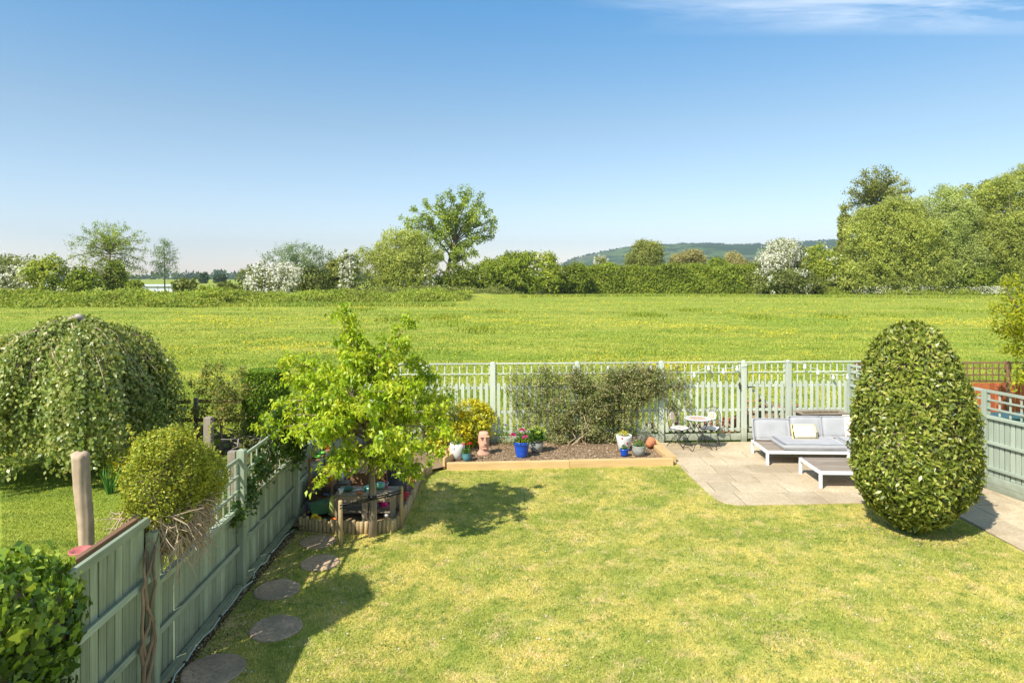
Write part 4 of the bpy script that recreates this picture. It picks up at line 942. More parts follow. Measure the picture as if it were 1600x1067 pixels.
def sofa_base(name, lab, x0, x1, y0, y1, z, slatx0, slatx1, legs):
    T = thing(name, lab, 'sofa base', (x0, y0, 0), -.03, 'low white framed patio furniture'); W = x1 - x0; D = y1 - y0; b = .05
    plank('frame_rail', T, (0, b / 2, z - .03), (W, b / 2, z - .03), .06, b, WHITEM, side=(0, 0, 1)); plank('frame_rail', T, (0, D - b / 2, z - .03), (W, D - b / 2, z - .03), .06, b, WHITEM, side=(0, 0, 1))
    plank('frame_rail', T, (b / 2, b, z - .031), (b / 2, D - b, z - .031), .058, b, WHITEM, side=(0, 0, 1)); plank('frame_rail', T, (W - b / 2, b, z - .031), (W - b / 2, D - b, z - .031), .058, b, WHITEM, side=(0, 0, 1))
    for (lx_, ly_) in legs: plank('leg', T, (lx_ * (W - b) + b / 2, ly_ * (D - b) + b / 2, 0), (lx_ * (W - b) + b / 2, ly_ * (D - b) + b / 2, z - .061), .055, .055, WHITEM, side=(1, 0, 0))
    n = max(3, int(round((D - .1) / .088))); p = (D - .1) / n
    for i in range(n): plank('slat', T, (slatx0 * W + .045, .05 + (i + .5) * p, z + .004), (slatx1 * W - .045, .05 + (i + .5) * p, z + .004), p - .006, .018, TEAKW, side=(0, 1, 0))
    return T
zP = .026
S1 = sofa_base('sofa_frame', 'low white sofa frame with grey slatted end platform by the picket fence', 5.38, 7.12, 14.2, 15.22, .30, 0, 1, [(0, 0), (0, 1), (1, 0), (1, 1), (.48, 1)])
S2 = sofa_base('sofa_frame', 'white frame of the corner end of the garden sofa, mostly behind the laurel', 7.15, 8.02, 13.05, 15.16, .30, 0, 1, [(0, 0), (0, 1), (1, 0), (1, 1), (0, .5)])
S3 = sofa_base('coffee_table', 'low square white framed coffee table with grey wooden slat top beside the laurel', 5.78, 6.80, 12.62, 13.62, .325, 0, 1, [(0, 0), (0, 1), (1, 0), (1, 1)])
S3['category'] = 'coffee table'
for s in (S1, S2, S3): s.location.z = zP
def put_cushion(name, lab, cat, w, d, t, M, m, seed=0, edge=.55, group=None):
    o = cushion_geo(w, d, t, edge, seed=seed).build(name, m, M=M); return tag(o, lab, cat, group)
def TR(x, y, z, rx_=0, ry=0, rz=0): return Matrix.Translation((x, y, z)) @ Matrix.Rotation(rz, 4, 'Z') @ Matrix.Rotation(ry, 4, 'Y') @ Matrix.Rotation(rx_, 4, 'X')
put_cushion('seat_cushion', 'long pale grey seat pad lying on the slatted sofa frame', 'cushion', 1.33, .86, .13, TR(6.42, 14.62, zP + .30 + .075, 0, 0, -.03), CUSH, 1, .85)
put_cushion('seat_cushion', 'pale grey seat pad on the corner section of the sofa beside the laurel', 'cushion', .82, 1.9, .13, TR(7.59, 14.1, zP + .30 + .075, 0, 0, -.03), CUSH, 2, .85)
for i, (x, w, lab) in enumerate([(5.81, .80, 'leftmost pale grey back cushion of the garden sofa, leaning over the slatted platform'), (6.57, .74, 'middle pale grey back cushion of the garden sofa, behind the yellow cushion'), (7.20, .58, 'rightmost pale grey back cushion of the garden sofa, by the patterned cushion')]):
    put_cushion('back_cushion', lab, 'cushion', w, .46, .17, TR(x, 15.08 - .02 * x + .12, zP + .30 + .24 + (.13 if i > 0 else .03) * .6, math.radians(76), 0, -.03 + .02 * i), CUSH, 5 + i, .5, 'grey back cushions of the garden sofa')
YC = NT('yellow_cotton'); sp2 = YC.node('ShaderNodeSeparateXYZ'); YC.l.new(YC.obj(), sp2.inputs[0]); st = YC.math('GREATER_THAN', YC.math('ABSOLUTE', sp2.outputs[0]), .235)
YELC = YC.done(YC.mix(st, (.70, .64, .46), (.66, .54, .26)), .9, .1)
tag(put_cushion('scatter_cushion', 'small cream and yellow rectangular cushion in the middle of the sofa', 'cushion', .52, .30, .14, TR(6.42, 14.76, zP + .30 + .13 + .15, math.radians(66), 0, -.05), YELC, 9, .25))
FP = NT('floral_cotton'); v = FP.node('ShaderNodeTexVoronoi'); FP.l.new(FP.obj(), v.inputs['Vector']); v.inputs['Scale'].default_value = 13
FLOR = FP.done(FP.mix(FP.val(v.outputs['Distance'], .30, .42), FP.mix(FP.val(v.outputs['Color'], .3, .7), (.75, .30, .16), (.60, .42, .30)), (.78, .72, .62)), .9, .1)
put_cushion('scatter_cushion', 'floral orange and cream patterned cushion at the corner of the sofa', 'cushion', .46, .46, .15, TR(7.62, 14.95, zP + .30 + .13 + .22, math.radians(72), 0, -.35), FLOR, 10, .25)
# wooden planter behind the sofa
WP = thing('wooden_planter', 'brown wooden trough planter standing between the sofa and the picket fence', 'planter', (6.82, 15.72, 0), .05)
for k in range(5):
    for y_ in (0, .36): plank('plank', WP, (0, y_, .1 + k * .15), (1.05, y_, .1 + k * .15), .144, .02, OLDW if k % 2 else BROWNW, side=(0, 0, 1))
for x in (.02, 1.03):
    for k in range(5): plank('plank', WP, (x, .014, .1 + k * .15), (x, .346, .1 + k * .15), .144, .02, OLDW, side=(0, 0, 1))
for (a, b) in (((-.05, -.02, .80), (1.1, -.02, .80)), ((-.05, .38, .80), (1.1, .38, .80))): plank('rim', WP, a, b, .08, .03, OLDW, side=(0, 1, 0))
for x in (-.01, 1.06): plank('rim', WP, (x, .022, .80), (x, .338, .80), .08, .028, OLDW, side=(1, 0, 0))
for x in (.06, .53, .99):
    plank('batten', WP, (x, -.022, .03), (x, -.022, .78), .06, .02, OLDW, side=(1, 0, 0))
Geo().box((.525, .18, .70), (1.0, .33, .03)).build('soil', SOILP, WP)

# bistro set
mz = NT('mosaic_tiles'); o_ = mz.obj(); sx = mz.node('ShaderNodeSeparateXYZ'); mz.l.new(o_, sx.inputs[0])
rad = mz.math('SQRT', mz.math('ADD', mz.math('POWER', sx.outputs[0], 2), mz.math('POWER', sx.outputs[1], 2)))
br = mz.node('ShaderNodeTexBrick'); mz.l.new(o_, br.inputs['Vector']); br.inputs['Scale'].default_value = 1; br.offset = 0
for k_, v_ in (('Color1', (.42, .17, .08, 1)), ('Color2', (.52, .24, .12, 1)), ('Mortar', (.66, .60, .50, 1))): br.inputs[k_].default_value = v_
br.inputs['Brick Width'].default_value = .055; br.inputs['Row Height'].default_value = .055; br.inputs['Mortar Size'].default_value = .007
b2 = mz.node('ShaderNodeTexBrick'); cv = mz.node('ShaderNodeCombineXYZ'); an = mz.math('ARCTAN2', sx.outputs[1], sx.outputs[0]); mz.l.new(an, cv.inputs[0]); mz.l.new(rad, cv.inputs[1]); mz.l.new(cv.outputs[0], b2.inputs['Vector'])
for k_, v_ in (('Color1', (.74, .71, .65, 1)), ('Color2', (.66, .62, .56, 1)), ('Mortar', (.36, .33, .30, 1))): b2.inputs[k_].default_value = v_
b2.inputs['Scale'].default_value = 1; b2.inputs['Brick Width'].default_value = .19; b2.inputs['Row Height'].default_value = .055; b2.inputs['Mortar Size'].default_value = .006
MOS = mz.done(mz.mix(mz.math('GREATER_THAN', rad, .19), br.outputs[0], b2.outputs[0]), .35, .4)
ms_ = NT('small_mosaic'); o_ = ms_.obj(); br = ms_.node('ShaderNodeTexBrick'); ms_.l.new(o_, br.inputs['Vector']); br.offset = 0
for k_, v_ in (('Color1', (.55, .24, .12, 1)), ('Color2', (.64, .36, .20, 1)), ('Mortar', (.72, .68, .60, 1))): br.inputs[k_].default_value = v_
br.inputs['Scale'].default_value = 1; br.inputs['Brick Width'].default_value = .05; br.inputs['Row Height'].default_value = .05; br.inputs['Mortar Size'].default_value = .006
sx = ms_.node('ShaderNodeSeparateXYZ'); ms_.l.new(o_, sx.inputs[0]); rad = ms_.math('SQRT', ms_.math('ADD', ms_.math('POWER', sx.outputs[0], 2), ms_.math('POWER', sx.outputs[1], 2)))
MOS2 = ms_.done(ms_.mix(ms_.math('GREATER_THAN', rad, .078), br.outputs[0], (.76, .73, .68)), .35, .4)
tp_ = g(1090, 703); TBL = thing('bistro_table', 'round mosaic topped bistro table on thin iron legs between two folding chairs', 'table', (tp_.x, tp_.y, zP - .006), .3)
Geo().lathe([(.02, .0), (.31, 0), (.318, .008), (.31, .016), (.01, .0165)], c=(0, 0, 0), n=36, smooth=False).build('tabletop', MOS, TBL, loc=(0, 0, .70))
G = Geo(); G.tube([(.318 * math.cos(a * math.pi / 16), .318 * math.sin(a * math.pi / 16), .706) for a in range(33)], .008, 5, cap=False); G.build('rim', IRON, TBL)
for sgn in (-1, 1):
    for w in (-1, 1):
        Geo().tube([(sgn * .26, w * .20, 0), (sgn * .10, w * .20 * .9, .30), (-sgn * .02, w * .18, .40), (-sgn * .20, w * .16, .69)], .0085, 6).build('leg', IRON, TBL)
G = Geo()
for sgn in (-1, 1): G.tube([(sgn * .26, -.20, .02), (sgn * .24, 0, .07), (sgn * .26, .20, .02)], .006, 5)
G.tube([(0, -.19, .38), (0, .19, .38)], .007, 5); G.build('stretcher', IRON, TBL)
def arch(w, h0, h1, n=14, y=0): return [(w * math.cos(math.pi * (1 - i / n)), y, h0 + (h1 - h0) * math.sin(math.pi * i / n)) for i in range(n + 1)]
def bistro_chair(lab, loc, rz):
    T = thing('bistro_chair', lab, 'chair', loc, rz, 'folding mosaic bistro chairs')            # faces local -y
    Geo().box((0, 0, 0), (.36, .36, .02), bev=.008).build('seat', MOS2, T, loc=(0, -.02, .445)); G = Geo()
    G.tube([(-.185, -.205, .44), (.185, -.205, .44), (.185, .165, .44), (-.185, .165, .44), (-.185, -.205, .44)], .009, 5); G.build('seat_frame', IRON, T)
    for s in (-1, 1):
        Geo().tube([(s * .18, -.24, 0), (s * .18, -.05, .24), (s * .18, .15, .44)], .009, 6).build('leg', IRON, T)
        Geo().tube([(s * .165, .24, 0), (s * .165, .06, .22), (s * .165, -.17, .44)], .009, 6).build('leg', IRON, T)
    G = Geo(); G.tube([(-.18, -.20, .05), (0, -.17, .09), (.18, -.20, .05)], .006, 5); G.tube([(-.165, .2, .05), (0, .18, .09), (.165, .2, .05)], .006, 5); G.build('stretcher', IRON, T)
    tilt = lambda x, z: (x, .165 + (z - .44) * .18, z)
    G = Geo(); G.tube([tilt(-.18, .44), tilt(-.185, .60), tilt(-.18, .74), tilt(-.14, .84), tilt(-.07, .88), tilt(0, .915), tilt(.07, .88), tilt(.14, .84), tilt(.18, .74), tilt(.185, .60), tilt(.18, .44)], .009, 6)
    for s in (-1, 1):
        G.tube([tilt(s * (.02 + .05 * (1 - t) * math.cos(t * 7) + .05 * t), .80 + .05 * math.sin(t * 7) * (1 - t * .5)) for t in np.linspace(0, 1, 12)], .006, 4)
        G.tube([tilt(s * .09, .69), tilt(s * .15, .73), tilt(s * .18, .70)], .006, 4); G.tube([tilt(s * .03, .62), tilt(s * .09, .56), tilt(s * .05, .50), tilt(s * .12, .46)], .006, 4)
    G.tube([tilt(0, .78), tilt(0, .76)], .006, 4); G.build('back_frame', IRON, T)
    M = Matrix.Translation(tilt(0, .69)) @ Matrix.Rotation(math.pi / 2 - .18, 4, 'X')
    Geo().lathe([(.01, -.008), (.09, -.008), (.098, 0), (.09, .008), (.01, .0085)], n=20, smooth=False).build('medallion', MOS2, T, M=M); return T
bistro_chair('left folding bistro chair with round mosaic back, turned side on to the table', (g(1064, 700).x - .02, g(1064, 700).y + .05, zP - .004), math.radians(42))
bistro_chair('right folding bistro chair with scrolled iron back and mosaic medallion', (g(1112, 701).x, g(1112, 701).y + .1, zP - .004), math.radians(-28))

# ------------------------------------------------------------------ pots and the stone head in the bed
ZB = .075
def pot(name, lab, px, pyb, w, h, m, prof, plant=None, seed=0, rings=False, cat='plant pot'):
    p = g(px, pyb, ZB); r = w / 2; p.y += r * .8; p.x = (px - 800) / F * p.y; p.z = ZB
    T = thing(name, lab, cat, p); G = Geo(); P = [(a * r, b * h) for a, b in prof]; top = P[-1]
    P = P + [(top[0] - .012, top[1] + .004), (top[0] - .02, top[1] - .01), (top[0] - .03, h * .86), (.005, h * .85)]
    if rings:
        Q = []
        for (a, b), (c, d) in zip(P[:len(prof)], P[1:len(prof)]): Q += [(a, b)] + [(a + (c - a) * k / 4 + (.004 if k % 2 else -.002), b + (d - b) * k / 4) for k in (1, 2, 3)]
        P = Q + P[len(prof) - 1:]
    G.lathe(P, n=28); G.build('pot_body', m, T); Geo().lathe([(top[0] - .027, 0), (.004, .008)], c=(0, 0, h * .88), n=20).build('compost', SOILP, T)
    return T, r, h
ROUND = [(.45, 0), (.62, .04), (.88, .35), (1, .62), (.99, .8), (.90, 1)]; CONE = [(.66, 0), (.78, .2), (.88, .5), (.97, .8), (1.0, .84), (1.04, .86), (1.03, 1)]; BOWL = [(.5, 0), (.72, .1), (.95, .45), (1, .7), (.92, .92), (.98, 1)]; TAPER = [(.55, 0), (.66, .1), (.85, .45), (1, .85), (1, 1)]
def foliage_tuft(T, rs, n, m, c, r, L, W, up=.4, name='leaves'):
    d = rdir(rs, n); d[:, 2] = abs(d[:, 2]); P = np.array(c) + d * np.array(r) * rs.rand(n, 1) ** .5; D = d + rs.normal(size=(n, 3)) * .4; D[:, 2] += up; N = rs.normal(size=(n, 3)) * .5 + np.array([0, -.2, 1])
    return fast(name, leafV(P, D, N, L * (.6 + .7 * rs.rand(n)), W, .15, .15), 4, m, T, rs.rand(n))
def bloom(T, pts, m, r=.035, n=16, seed=0):
    for k, p in enumerate(pts):
        rs = RS(seed + k); d = rdir(rs, n); d[:, 2] = abs(d[:, 2]) * .8; P = np.array(p) + d * r * .5; fast('flower', leafV(P, d + rs.normal(size=(n, 3)) * .3, np.cross(d, rdir(rs, n)) + np.array([0, -.5, .8]), r * 1.1, r * .9, .15), 4, m, T, rs.rand(n))
        Geo().tube([(p[0] * .5, p[1] * .5, p[2] - .12), (p[0] * .9, p[1] * .9, p[2] - .05), p], .004, 4).build('flower_stem', F_POT if False else GRN, T)
T, r, h = pot('flower_pot', 'round white glazed pot with three dark marks, leftmost in the bed', 714.5, 720, .34, .35, WHITEG, ROUND)
foliage_tuft(T, RS(1), 130, F_POT, (0, 0, h * .9), (.13, .13, .07), .05, .02)
G = Geo()
for i, (a, z, l) in enumerate(((-118, .27, .05), (-106, .26, .06), (-128, .235, .04))):
    a = math.radians(a); rr_ = r * .985; G.box((rr_ * math.cos(a), rr_ * math.sin(a), z), (.006, .014, l), M=Matrix.Rotation(a, 3, 'Z'), bev=.002)
G.build('painted_mark', BLACKP, T)
for i in range(3): Geo().tube([(.03 * i - .03, 0, h * .85), (.05 * i - .05, .0, h + .12), (.07 * i - .06, 0, h + .2)], .003, 3).build('twig', TWIG, T)
T, r, h = pot('flower_pot', 'small teal pot with red geranium beside the round white pot', 729, 722, .19, .17, TEALG, BOWL)
foliage_tuft(T, RS(2), 160, F_POT, (0, 0, h * .9), (.09, .09, .13), .04, .03); bloom(T, [(-.06, -.03, h + .19), (.07, -.02, h + .2)], P_RED, .035, 18, 3)
T, r, h = pot('flower_pot', 'large cobalt blue pot with magenta geraniums in the middle of the bed', 815, 716, .335, .335, BLUEG, CONE, rings=True)
foliage_tuft(T, RS(4), 330, F_POT, (0, 0, h * .9), (.17, .15, .13), .055, .045); bloom(T, [(-.19, -.05, h + .14), (.01, 0, h + .24), (.08, -.1, h + .10)], P_PINK, .045, 24, 7)
foliage_tuft(T, RS(5), 120, F_YEL, (.02, -.05, h * .92), (.14, .12, .09), .04, .03, name='pale_leaves')
T, r, h = pot('flower_pot', 'grey pot with dark rim holding a big leaved yellow flowering plant behind the cobalt pot', 838, 708, .33, .26, GREYG, BOWL)
Geo().lathe([(.150, -.03), (.164, .0), (.166, .02), (.15, .03)], c=(0, 0, h - .02), n=24).build('rim', OLIVEG, T)
foliage_tuft(T, RS(6), 260, F_POT, (0, 0, h * .9), (.19, .16, .25), .085, .06); bloom(T, [(-.13, -.06, h + .24), (-.02, -.05, h + .30), (.10, -.03, h + .25), (.04, -.12, h + .19), (.17, -.03, h + .2)], P_LIME, .04, 20, 17)
T, r, h = pot('flower_pot', 'tall white pot painted with poppies at the right end of the bed', 975, 706, .36, .35, WHITEG, TAPER)
foliage_tuft(T, RS(8), 160, F_YEL, (0, 0, h * .9), (.13, .12, .10), .05, .02)
for (a, z, rr_) in ((-72, .20, .026), (-112, .31, .026), (-60, .10, .018)):
    a = math.radians(a); R_ = np.interp(z / .35, [.0, .1, .45, .85, 1], [.55, .66, .85, 1, 1]) * .18 + .001; M = Matrix.Rotation(a, 3, 'Z') @ Matrix.Rotation(math.pi / 2 + .1, 3, 'Y')
    Geo().lathe([(rr_, -.002), (rr_ * .8, .003), (.002, .004)], c=(R_ * math.cos(a), R_ * math.sin(a), z), n=9, M=M).build('painted_poppy', RED, T)
G = Geo()
for (a, z, l) in ((-92, .17, .10), (-96, .2, .06)):
    a = math.radians(a); R_ = np.interp(z / .35, [.0, .1, .45, .85, 1], [.55, .66, .85, 1, 1]) * .18 + .001; G.box((R_ * math.cos(a), R_ * math.sin(a), z), (.005, .007, l), M=Matrix.Rotation(a, 3, 'Z') @ Matrix.Rotation(.3, 3, 'X'))
G.build('painted_stem', GREYG, T)
T, r, h = pot('flower_pot', 'small cobalt blue pot standing before the poppy painted pot', 975.3, 714, .19, .16, BLUEG, CONE); foliage_tuft(T, RS(9), 110, F_POT, (0, 0, h * .85), (.075, .07, .1), .04, .018)
T, r, h = pot('flower_pot', 'squat grey stone pot of pale pink flowers at the right end of the bed', 998, 714, .29, .22, GREYG, BOWL); foliage_tuft(T, RS(10), 220, F_POT, (0, 0, h * .85), (.15, .13, .14), .035, .018)
bloom(T, [(-.12, -.04, h + .10), (-.06, -.08, h + .14), (.0, -.06, h + .16), (-.09, .02, h + .17), (.06, -.03, h + .13), (.02, .03, h + .18)], P_PALEP, .022, 10, 33)
T, r, h = pot('flower_pot', 'terracotta pot tipped on its side behind the squat grey pot', 1012, 703, .21, .2, TERRA2, TAPER); T.rotation_euler = (math.radians(-35), math.radians(50), 0); T.location.z = ZB + .07
T = thing('lavender_plant', 'feathery grey green plant growing by the fence behind the grey pot', 'plant', (g(1007, 697).x, 15.85, .07)); foliage_tuft(T, RS(13), 420, F_GREYL, (0, 0, .02), (.17, .14, .36), .12, .008, 1.6)
T = thing('small_plant', 'small plant with a purple flower by the fence left of the cobalt pot', 'plant', (g(792, 697).x, 15.75, .07)); foliage_tuft(T, RS(14), 160, F_STRAW, (0, 0, .02), (.18, .1, .32), .1, .012, 1.2); bloom(T, [(-.02, -.02, .46)], P_PURP, .03, 12, 60)
# terracotta head
hp = g(755.5, 711, ZB); HD = thing('stone_head', 'tall terracotta garden head with long nose and heavy brow before the yellow shrub', 'statue', (hp.x, hp.y + .1, ZB)); HD.rotation_euler = (0, 0, math.radians(14)); HD.scale = (1.18, 1.1, 1.08)
G = Geo(); S_ = [(0, .12, .10, 0), (.03, .125, .10, 0), (.08, .085, .075, 0), (.12, .08, .08, -.005), (.16, .085, .095, -.012), (.22, .095, .10, -.008), (.30, .098, .10, 0), (.38, .095, .105, 0), (.43, .09, .10, 0), (.455, .078, .09, 0), (.46, .03, .03, 0)]
vs = []; n = 20
for z, rx__, ry_, oy in S_:
    for k in range(n):
        a = 2 * math.pi * k / n; cx, sy = math.cos(a), math.sin(a); e = .72; x = abs(cx) ** e * math.copysign(rx__, cx); y = abs(sy) ** e * math.copysign(ry_, sy)
        if .22 < z < .36 and sy < -.3 and abs(cx) > .15: y += .022
        vs.append((x, y + oy, z))
G.add(vs, [(i * n + k, i * n + (k + 1) % n, (i + 1) * n + (k + 1) % n, (i + 1) * n + k) for i in range(len(S_) - 1) for k in range(n)] + [tuple((len(S_) - 1) * n + k for k in range(n))], True)
G.box((0, -.10, .375), (.185, .045, .035), bev=.012); G.add([(-.016, -.095, .37), (.016, -.095, .37), (.034, -.10, .235), (-.034, -.10, .235), (-.012, -.125, .37), (.012, -.125, .37), (.024, -.155, .24), (-.024, -.155, .24)], [(4, 5, 6, 7), (0, 4, 7, 3), (1, 2, 6, 5), (3, 7, 6, 2), (0, 1, 5, 4)])
G.box((0, -.108, .198), (.095, .022, .016), bev=.006); G.box((0, -.106, .176), (.08, .022, .014), bev=.006); G.box((0, -.10, .135), (.09, .03, .035), bev=.012)
for s in (-1, 1): G.box((s * .098, 0, .30), (.018, .045, .15), bev=.008); G.ball((s * .045, -.086, .325), (.022, .014, .014), 8, 5)
G.build('head', TERRA, HD)

# ------------------------------------------------------------------ parasol in its cover, behind the left fence
pb = at(144, 870, 7.9); pb.z = 0
PC = thing('covered_parasol', 'closed parasol standing in a wrinkled beige fabric cover behind the left fence', 'parasol', (pb.x, 7.9, 0)); PC.rotation_euler = (0, math.radians(-4.3), 0)
G = Geo(); rs = RS(3); rows_ = 26; n = 28; vs = []
for i in range(rows_ + 1):
    f = i / rows_; z = .62 + f * 1.36; r_ = .076 + .018 * f
    if i == rows_: r_ *= .55; z -= .035
    if i == rows_ - 1: r_ *= 1.02
    for k in range(n):
        a = 2 * math.pi * k / n; w = 1 + .035 * math.sin(3 * a + 1.5 * f) + .05 * math.sin(7 * a - 5 * f + 1) + .022 * math.sin(z * 34 + 3 * a) ; sl = .005 * math.sin(z * 7)
        vs.append((r_ * w * math.cos(a) + sl, r_ * w * math.sin(a), z + (.02 * math.cos(2 * a + .4) if i >= rows_ - 1 else 0)))
G.add(vs, [(i * n + k, i * n + (k + 1) % n, (i + 1) * n + (k + 1) % n, (i + 1) * n + k) for i in range(rows_) for k in range(n)] + [tuple(rows_ * n + k for k in range(n))], True)
G.build('cover', plain('beige_canvas', (.47, .345, .235), .85, .15, .16, 7, bump=.3), PC); Geo().tube([(0, 0, .05), (0, 0, .66)], .024, 8).build('pole', METAL, PC)
Geo().lathe([(.24, 0), (.25, .05), (.2, .1), (.05, .13), (.03, .3)], n=20).build('base', BLACKP, PC)
pc_ = at(131, 853, 7.0); tt_ = Geo().lathe([(.06, 0), (.07, .05), (.085, .40), (.095, .43), (.09, .44), (.075, .41), (.01, .40)], n=22).build('trug', plain('faded_pink_plastic', (.50, .16, .14), .5), loc=(fx(6) - .55, 6.25, .0)); 
tt_.location = (fx(6) - .25, 5.66, 1.27); tt_.scale = (1, 1, 1)
tag(tt_, 'faded red plastic tub standing on a table against the back of the left fence', 'tub')
BT = thing('work_table', 'weathered timber table behind the near panel of the left fence', 'table', (fx(6) - .44, 5.7, 0)); Geo().box((0, 0, 1.24), (.55, .7, .05), bev=.01).build('tabletop', OLDW, BT)
for a in (-1, 1):
    for b in (-1, 1): plank('leg', BT, (a * .22, b * .3, 0), (a * .22, b * .3, 1.21), .06, .06, OLDW)

# ------------------------------------------------------------------ play corner
def G_(px, py, z=ZB): return g(px, py, z)
KB = thing('toy_kitchen', 'brown wooden potting bench with upper shelf standing against the left fence', 'bench', (fx(11.9) + .08, 11.45, ZB))
W_, D_ = .42, .95
for (x, y_) in ((.02, .02), (W_ - .02, .02), (.02, D_ - .02), (W_ - .02, D_ - .02)): plank('leg', KB, (x, y_, -.05), (x, y_, .40 if x > .2 else .83), .035, .035, KITW)
for k in range(4): plank('slat', KB, (.05 + k * .105, .0, .41), (.05 + k * .105, D_, .41), .098, .016, KITW, side=(1, 0, 0))
for k in range(4): plank('slat', KB, (.05 + k * .105, .02, .12), (.05 + k * .105, D_ - .02, .12), .085, .014, KITW, side=(1, 0, 0))
for k in range(2): plank('shelf_board', KB, (.04 + k * .09, 0, .79), (.04 + k * .09, D_, .79), .085, .015, KITW, side=(1, 0, 0))
plank('apron', KB, (W_ - .01, .04, .375), (W_ - .01, D_ - .04, .375), .05, .015, KITW, side=(0, 0, 1)); plank('apron', KB, (.04, .0, .375), (W_ - .04, .0, .375), .05, .015, KITW, side=(0, 0, 1))
def lump(name, lab, cat, p, G, m): return tag(G.build(name, m, loc=p), lab, cat)
def cup(r0, r1, h, t=.006): return Geo().lathe([(r0, 0), ((r0 + r1) / 2, h * .5), (r1, h - .01), (r1 + .006, h), (r1 - t, h), (r0 - t, .02), (.003, .015)], n=18)
kx, ky = KB.location.x, KB.location.y
z1 = ZB + .419; z2 = ZB + .798
lump('plant_pot', 'orange terracotta pot on the upper shelf by the fence', 'pot', (kx + .10, ky + .80, z2), cup(.045, .065, .10), ORG)
lump('bowl', 'nearer lime green plastic bowl on the upper shelf by the fence', 'bowl', (kx + .10, ky + .18, z2), cup(.05, .075, .035), GRN)
lump('bowl', 'farther lime green plastic bowl on the upper shelf by the fence', 'bowl', (kx + .11, ky + .42, z2), cup(.05, .075, .035), GRN)
lump('cup', 'tall yellow plastic beaker on the potting bench', 'beaker', (kx + .36, ky + .12, z1), cup(.038, .058, .15), YEL)
T = thing('teapot', 'dark purple toy teapot on the potting bench behind the yellow beaker', 'teapot', (kx + .20, ky + .40, z1)); Geo().ball((0, 0, .075), (.085, .085, .075), 14, 9).build('pot_body', PURP, T); Geo().tube([(.07, 0, .06), (.13, 0, .09), (.15, 0, .13)], [.018, .013, .01], 6).build('spout', PURP, T); Geo().lathe([(.05, .135), (.03, .16), (.012, .17), (.012, .19), (.002, .195)], n=10).build('lid', PURP, T)
lump('toy_pan', 'black toy frying pan on the potting bench', 'pan', (kx + .2, ky + .14, z1), Geo().lathe([(.06, 0), (.075, .03), (.07, .03), (.056, .008), (.003, .006)], n=16).tube([(-.07, 0, .028), (-.17, -.04, .035)], .008, 5), BLACKP)
lump('toy_plate', 'pale blue toy plate on the lower shelf of the potting bench', 'plate', (kx + .26, ky + .28, ZB + .13), Geo().lathe([(.04, 0), (.085, .018), (.083, .02), (.04, .006), (.002, .006)], n=18), LBLUE)
# watering can
T = thing('watering_can', 'silver metal watering can with a long spout among the toys', 'watering can', (-3.02, 11.85, ZB + .33)); T.rotation_euler = (0, 0, -.15)
Geo().lathe([(.078, 0), (.08, .01), (.066, .17), (.05, .19), (.04, .195), (.002, .19)], n=18).build('can_body', METAL, T); Geo().tube([(.07, 0, .04), (.16, 0, .14), (.30, 0, .215)], [.018, .012, .010], 7).build('spout', METAL, T); Geo().tube([(-.05, 0, .18), (-.06, 0, .27), (0, 0, .30), (.05, 0, .26), (.04, 0, .19)], .007, 5).build('handle', METAL, T); Geo().lathe([(.01, 0), (.028, .02), (.002, .024)], M=Matrix.Rotation(1.0, 3, 'Y'), c=(.30, 0, .21), n=10).build('rose', METAL, T)
T = thing('wood_crate', 'small upturned crate under the watering can', 'crate', (-3.02, 11.85, ZB))
for k in range(3):
    for s in (-1, 1): plank('board', T, (-.15, s * .11, .055 + k * .105), (.15, s * .11, .055 + k * .105), .09, .014, OLDW, side=(0, 0, 1)); plank('board', T, (s * .14, -.1, .055 + k * .105), (s * .14, .1, .055 + k * .105), .09, .014, OLDW, side=(0, 0, 1))
for k in range(3): plank('board', T, (-.15, -.075 + k * .075, .323), (.15, -.075 + k * .075, .323), .07, .012, OLDW, side=(0, 1, 0))
# sandbox bench
T = thing('sand_box', 'brown timber lidded sand box standing in the corner behind the toys', 'box', (-2.72, 12.55, ZB)); T.rotation_euler = (0, 0, .03)
for k in range(3):
    plank('plank', T, (-.42, -.42, .07 + k * .125), (.42, -.42, .07 + k * .125), .12, .02, KITW, side=(0, 0, 1)); plank('plank', T, (-.42, 1.0, .07 + k * .125), (.42, 1.0, .07 + k * .125), .12, .02, KITW, side=(0, 0, 1))
    for s in (-1, 1): plank('plank', T, (s * .42, -.4, .07 + k * .125), (s * .42, .98, .07 + k * .125), .12, .02, KITW, side=(0, 0, 1))
for k in range(6): plank('lid_board', T, (-.40 + k * .16, -.46, .39 + .0015 * k), (-.40 + k * .16, 1.02, .40 + .0015 * k), .15, .02, KITW if k % 2 else BROWNW, side=(1, 0, 0))
# pallet table
T = thing('pallet_table', 'low grey table knocked together from pallet timber beside the young tree trunk', 'table', (-2.86, 10.88, ZB))
Wt = .98
plank('apron', T, (0, 0, .33), (.55, 0, .33), .10, .022, PALW, side=(0, 0, 1)); plank('apron', T, (.555, .0, .335), (Wt, 0, .335), .09, .022, PALW, side=(0, 0, 1)); plank('apron', T, (0, .45, .33), (Wt, .45, .33), .10, .022, PALW, side=(0, 0, 1))
for x, w in ((.04, .09), (.48, .09), (.62, .08), (.93, .09)): plank('leg', T, (x, -.014, -.05), (x, -.014, .375), w, .03, PALW, side=(1, 0, 0))
for x in (.04, .93): plank('leg', T, (x, .46, -.05), (x, .46, .375), .09, .03, PALW, side=(1, 0, 0))
for k in range(5): plank('top_board', T, (-.02, .03 + k * .098, .392), (Wt, .03 + k * .098, .392), .09, .018, PALW, side=(0, 1, 0))
plank('shelf', T, (.05, .22, .10), (Wt - .05, .22, .10), .35, .018, PALW, side=(0, 1, 0))
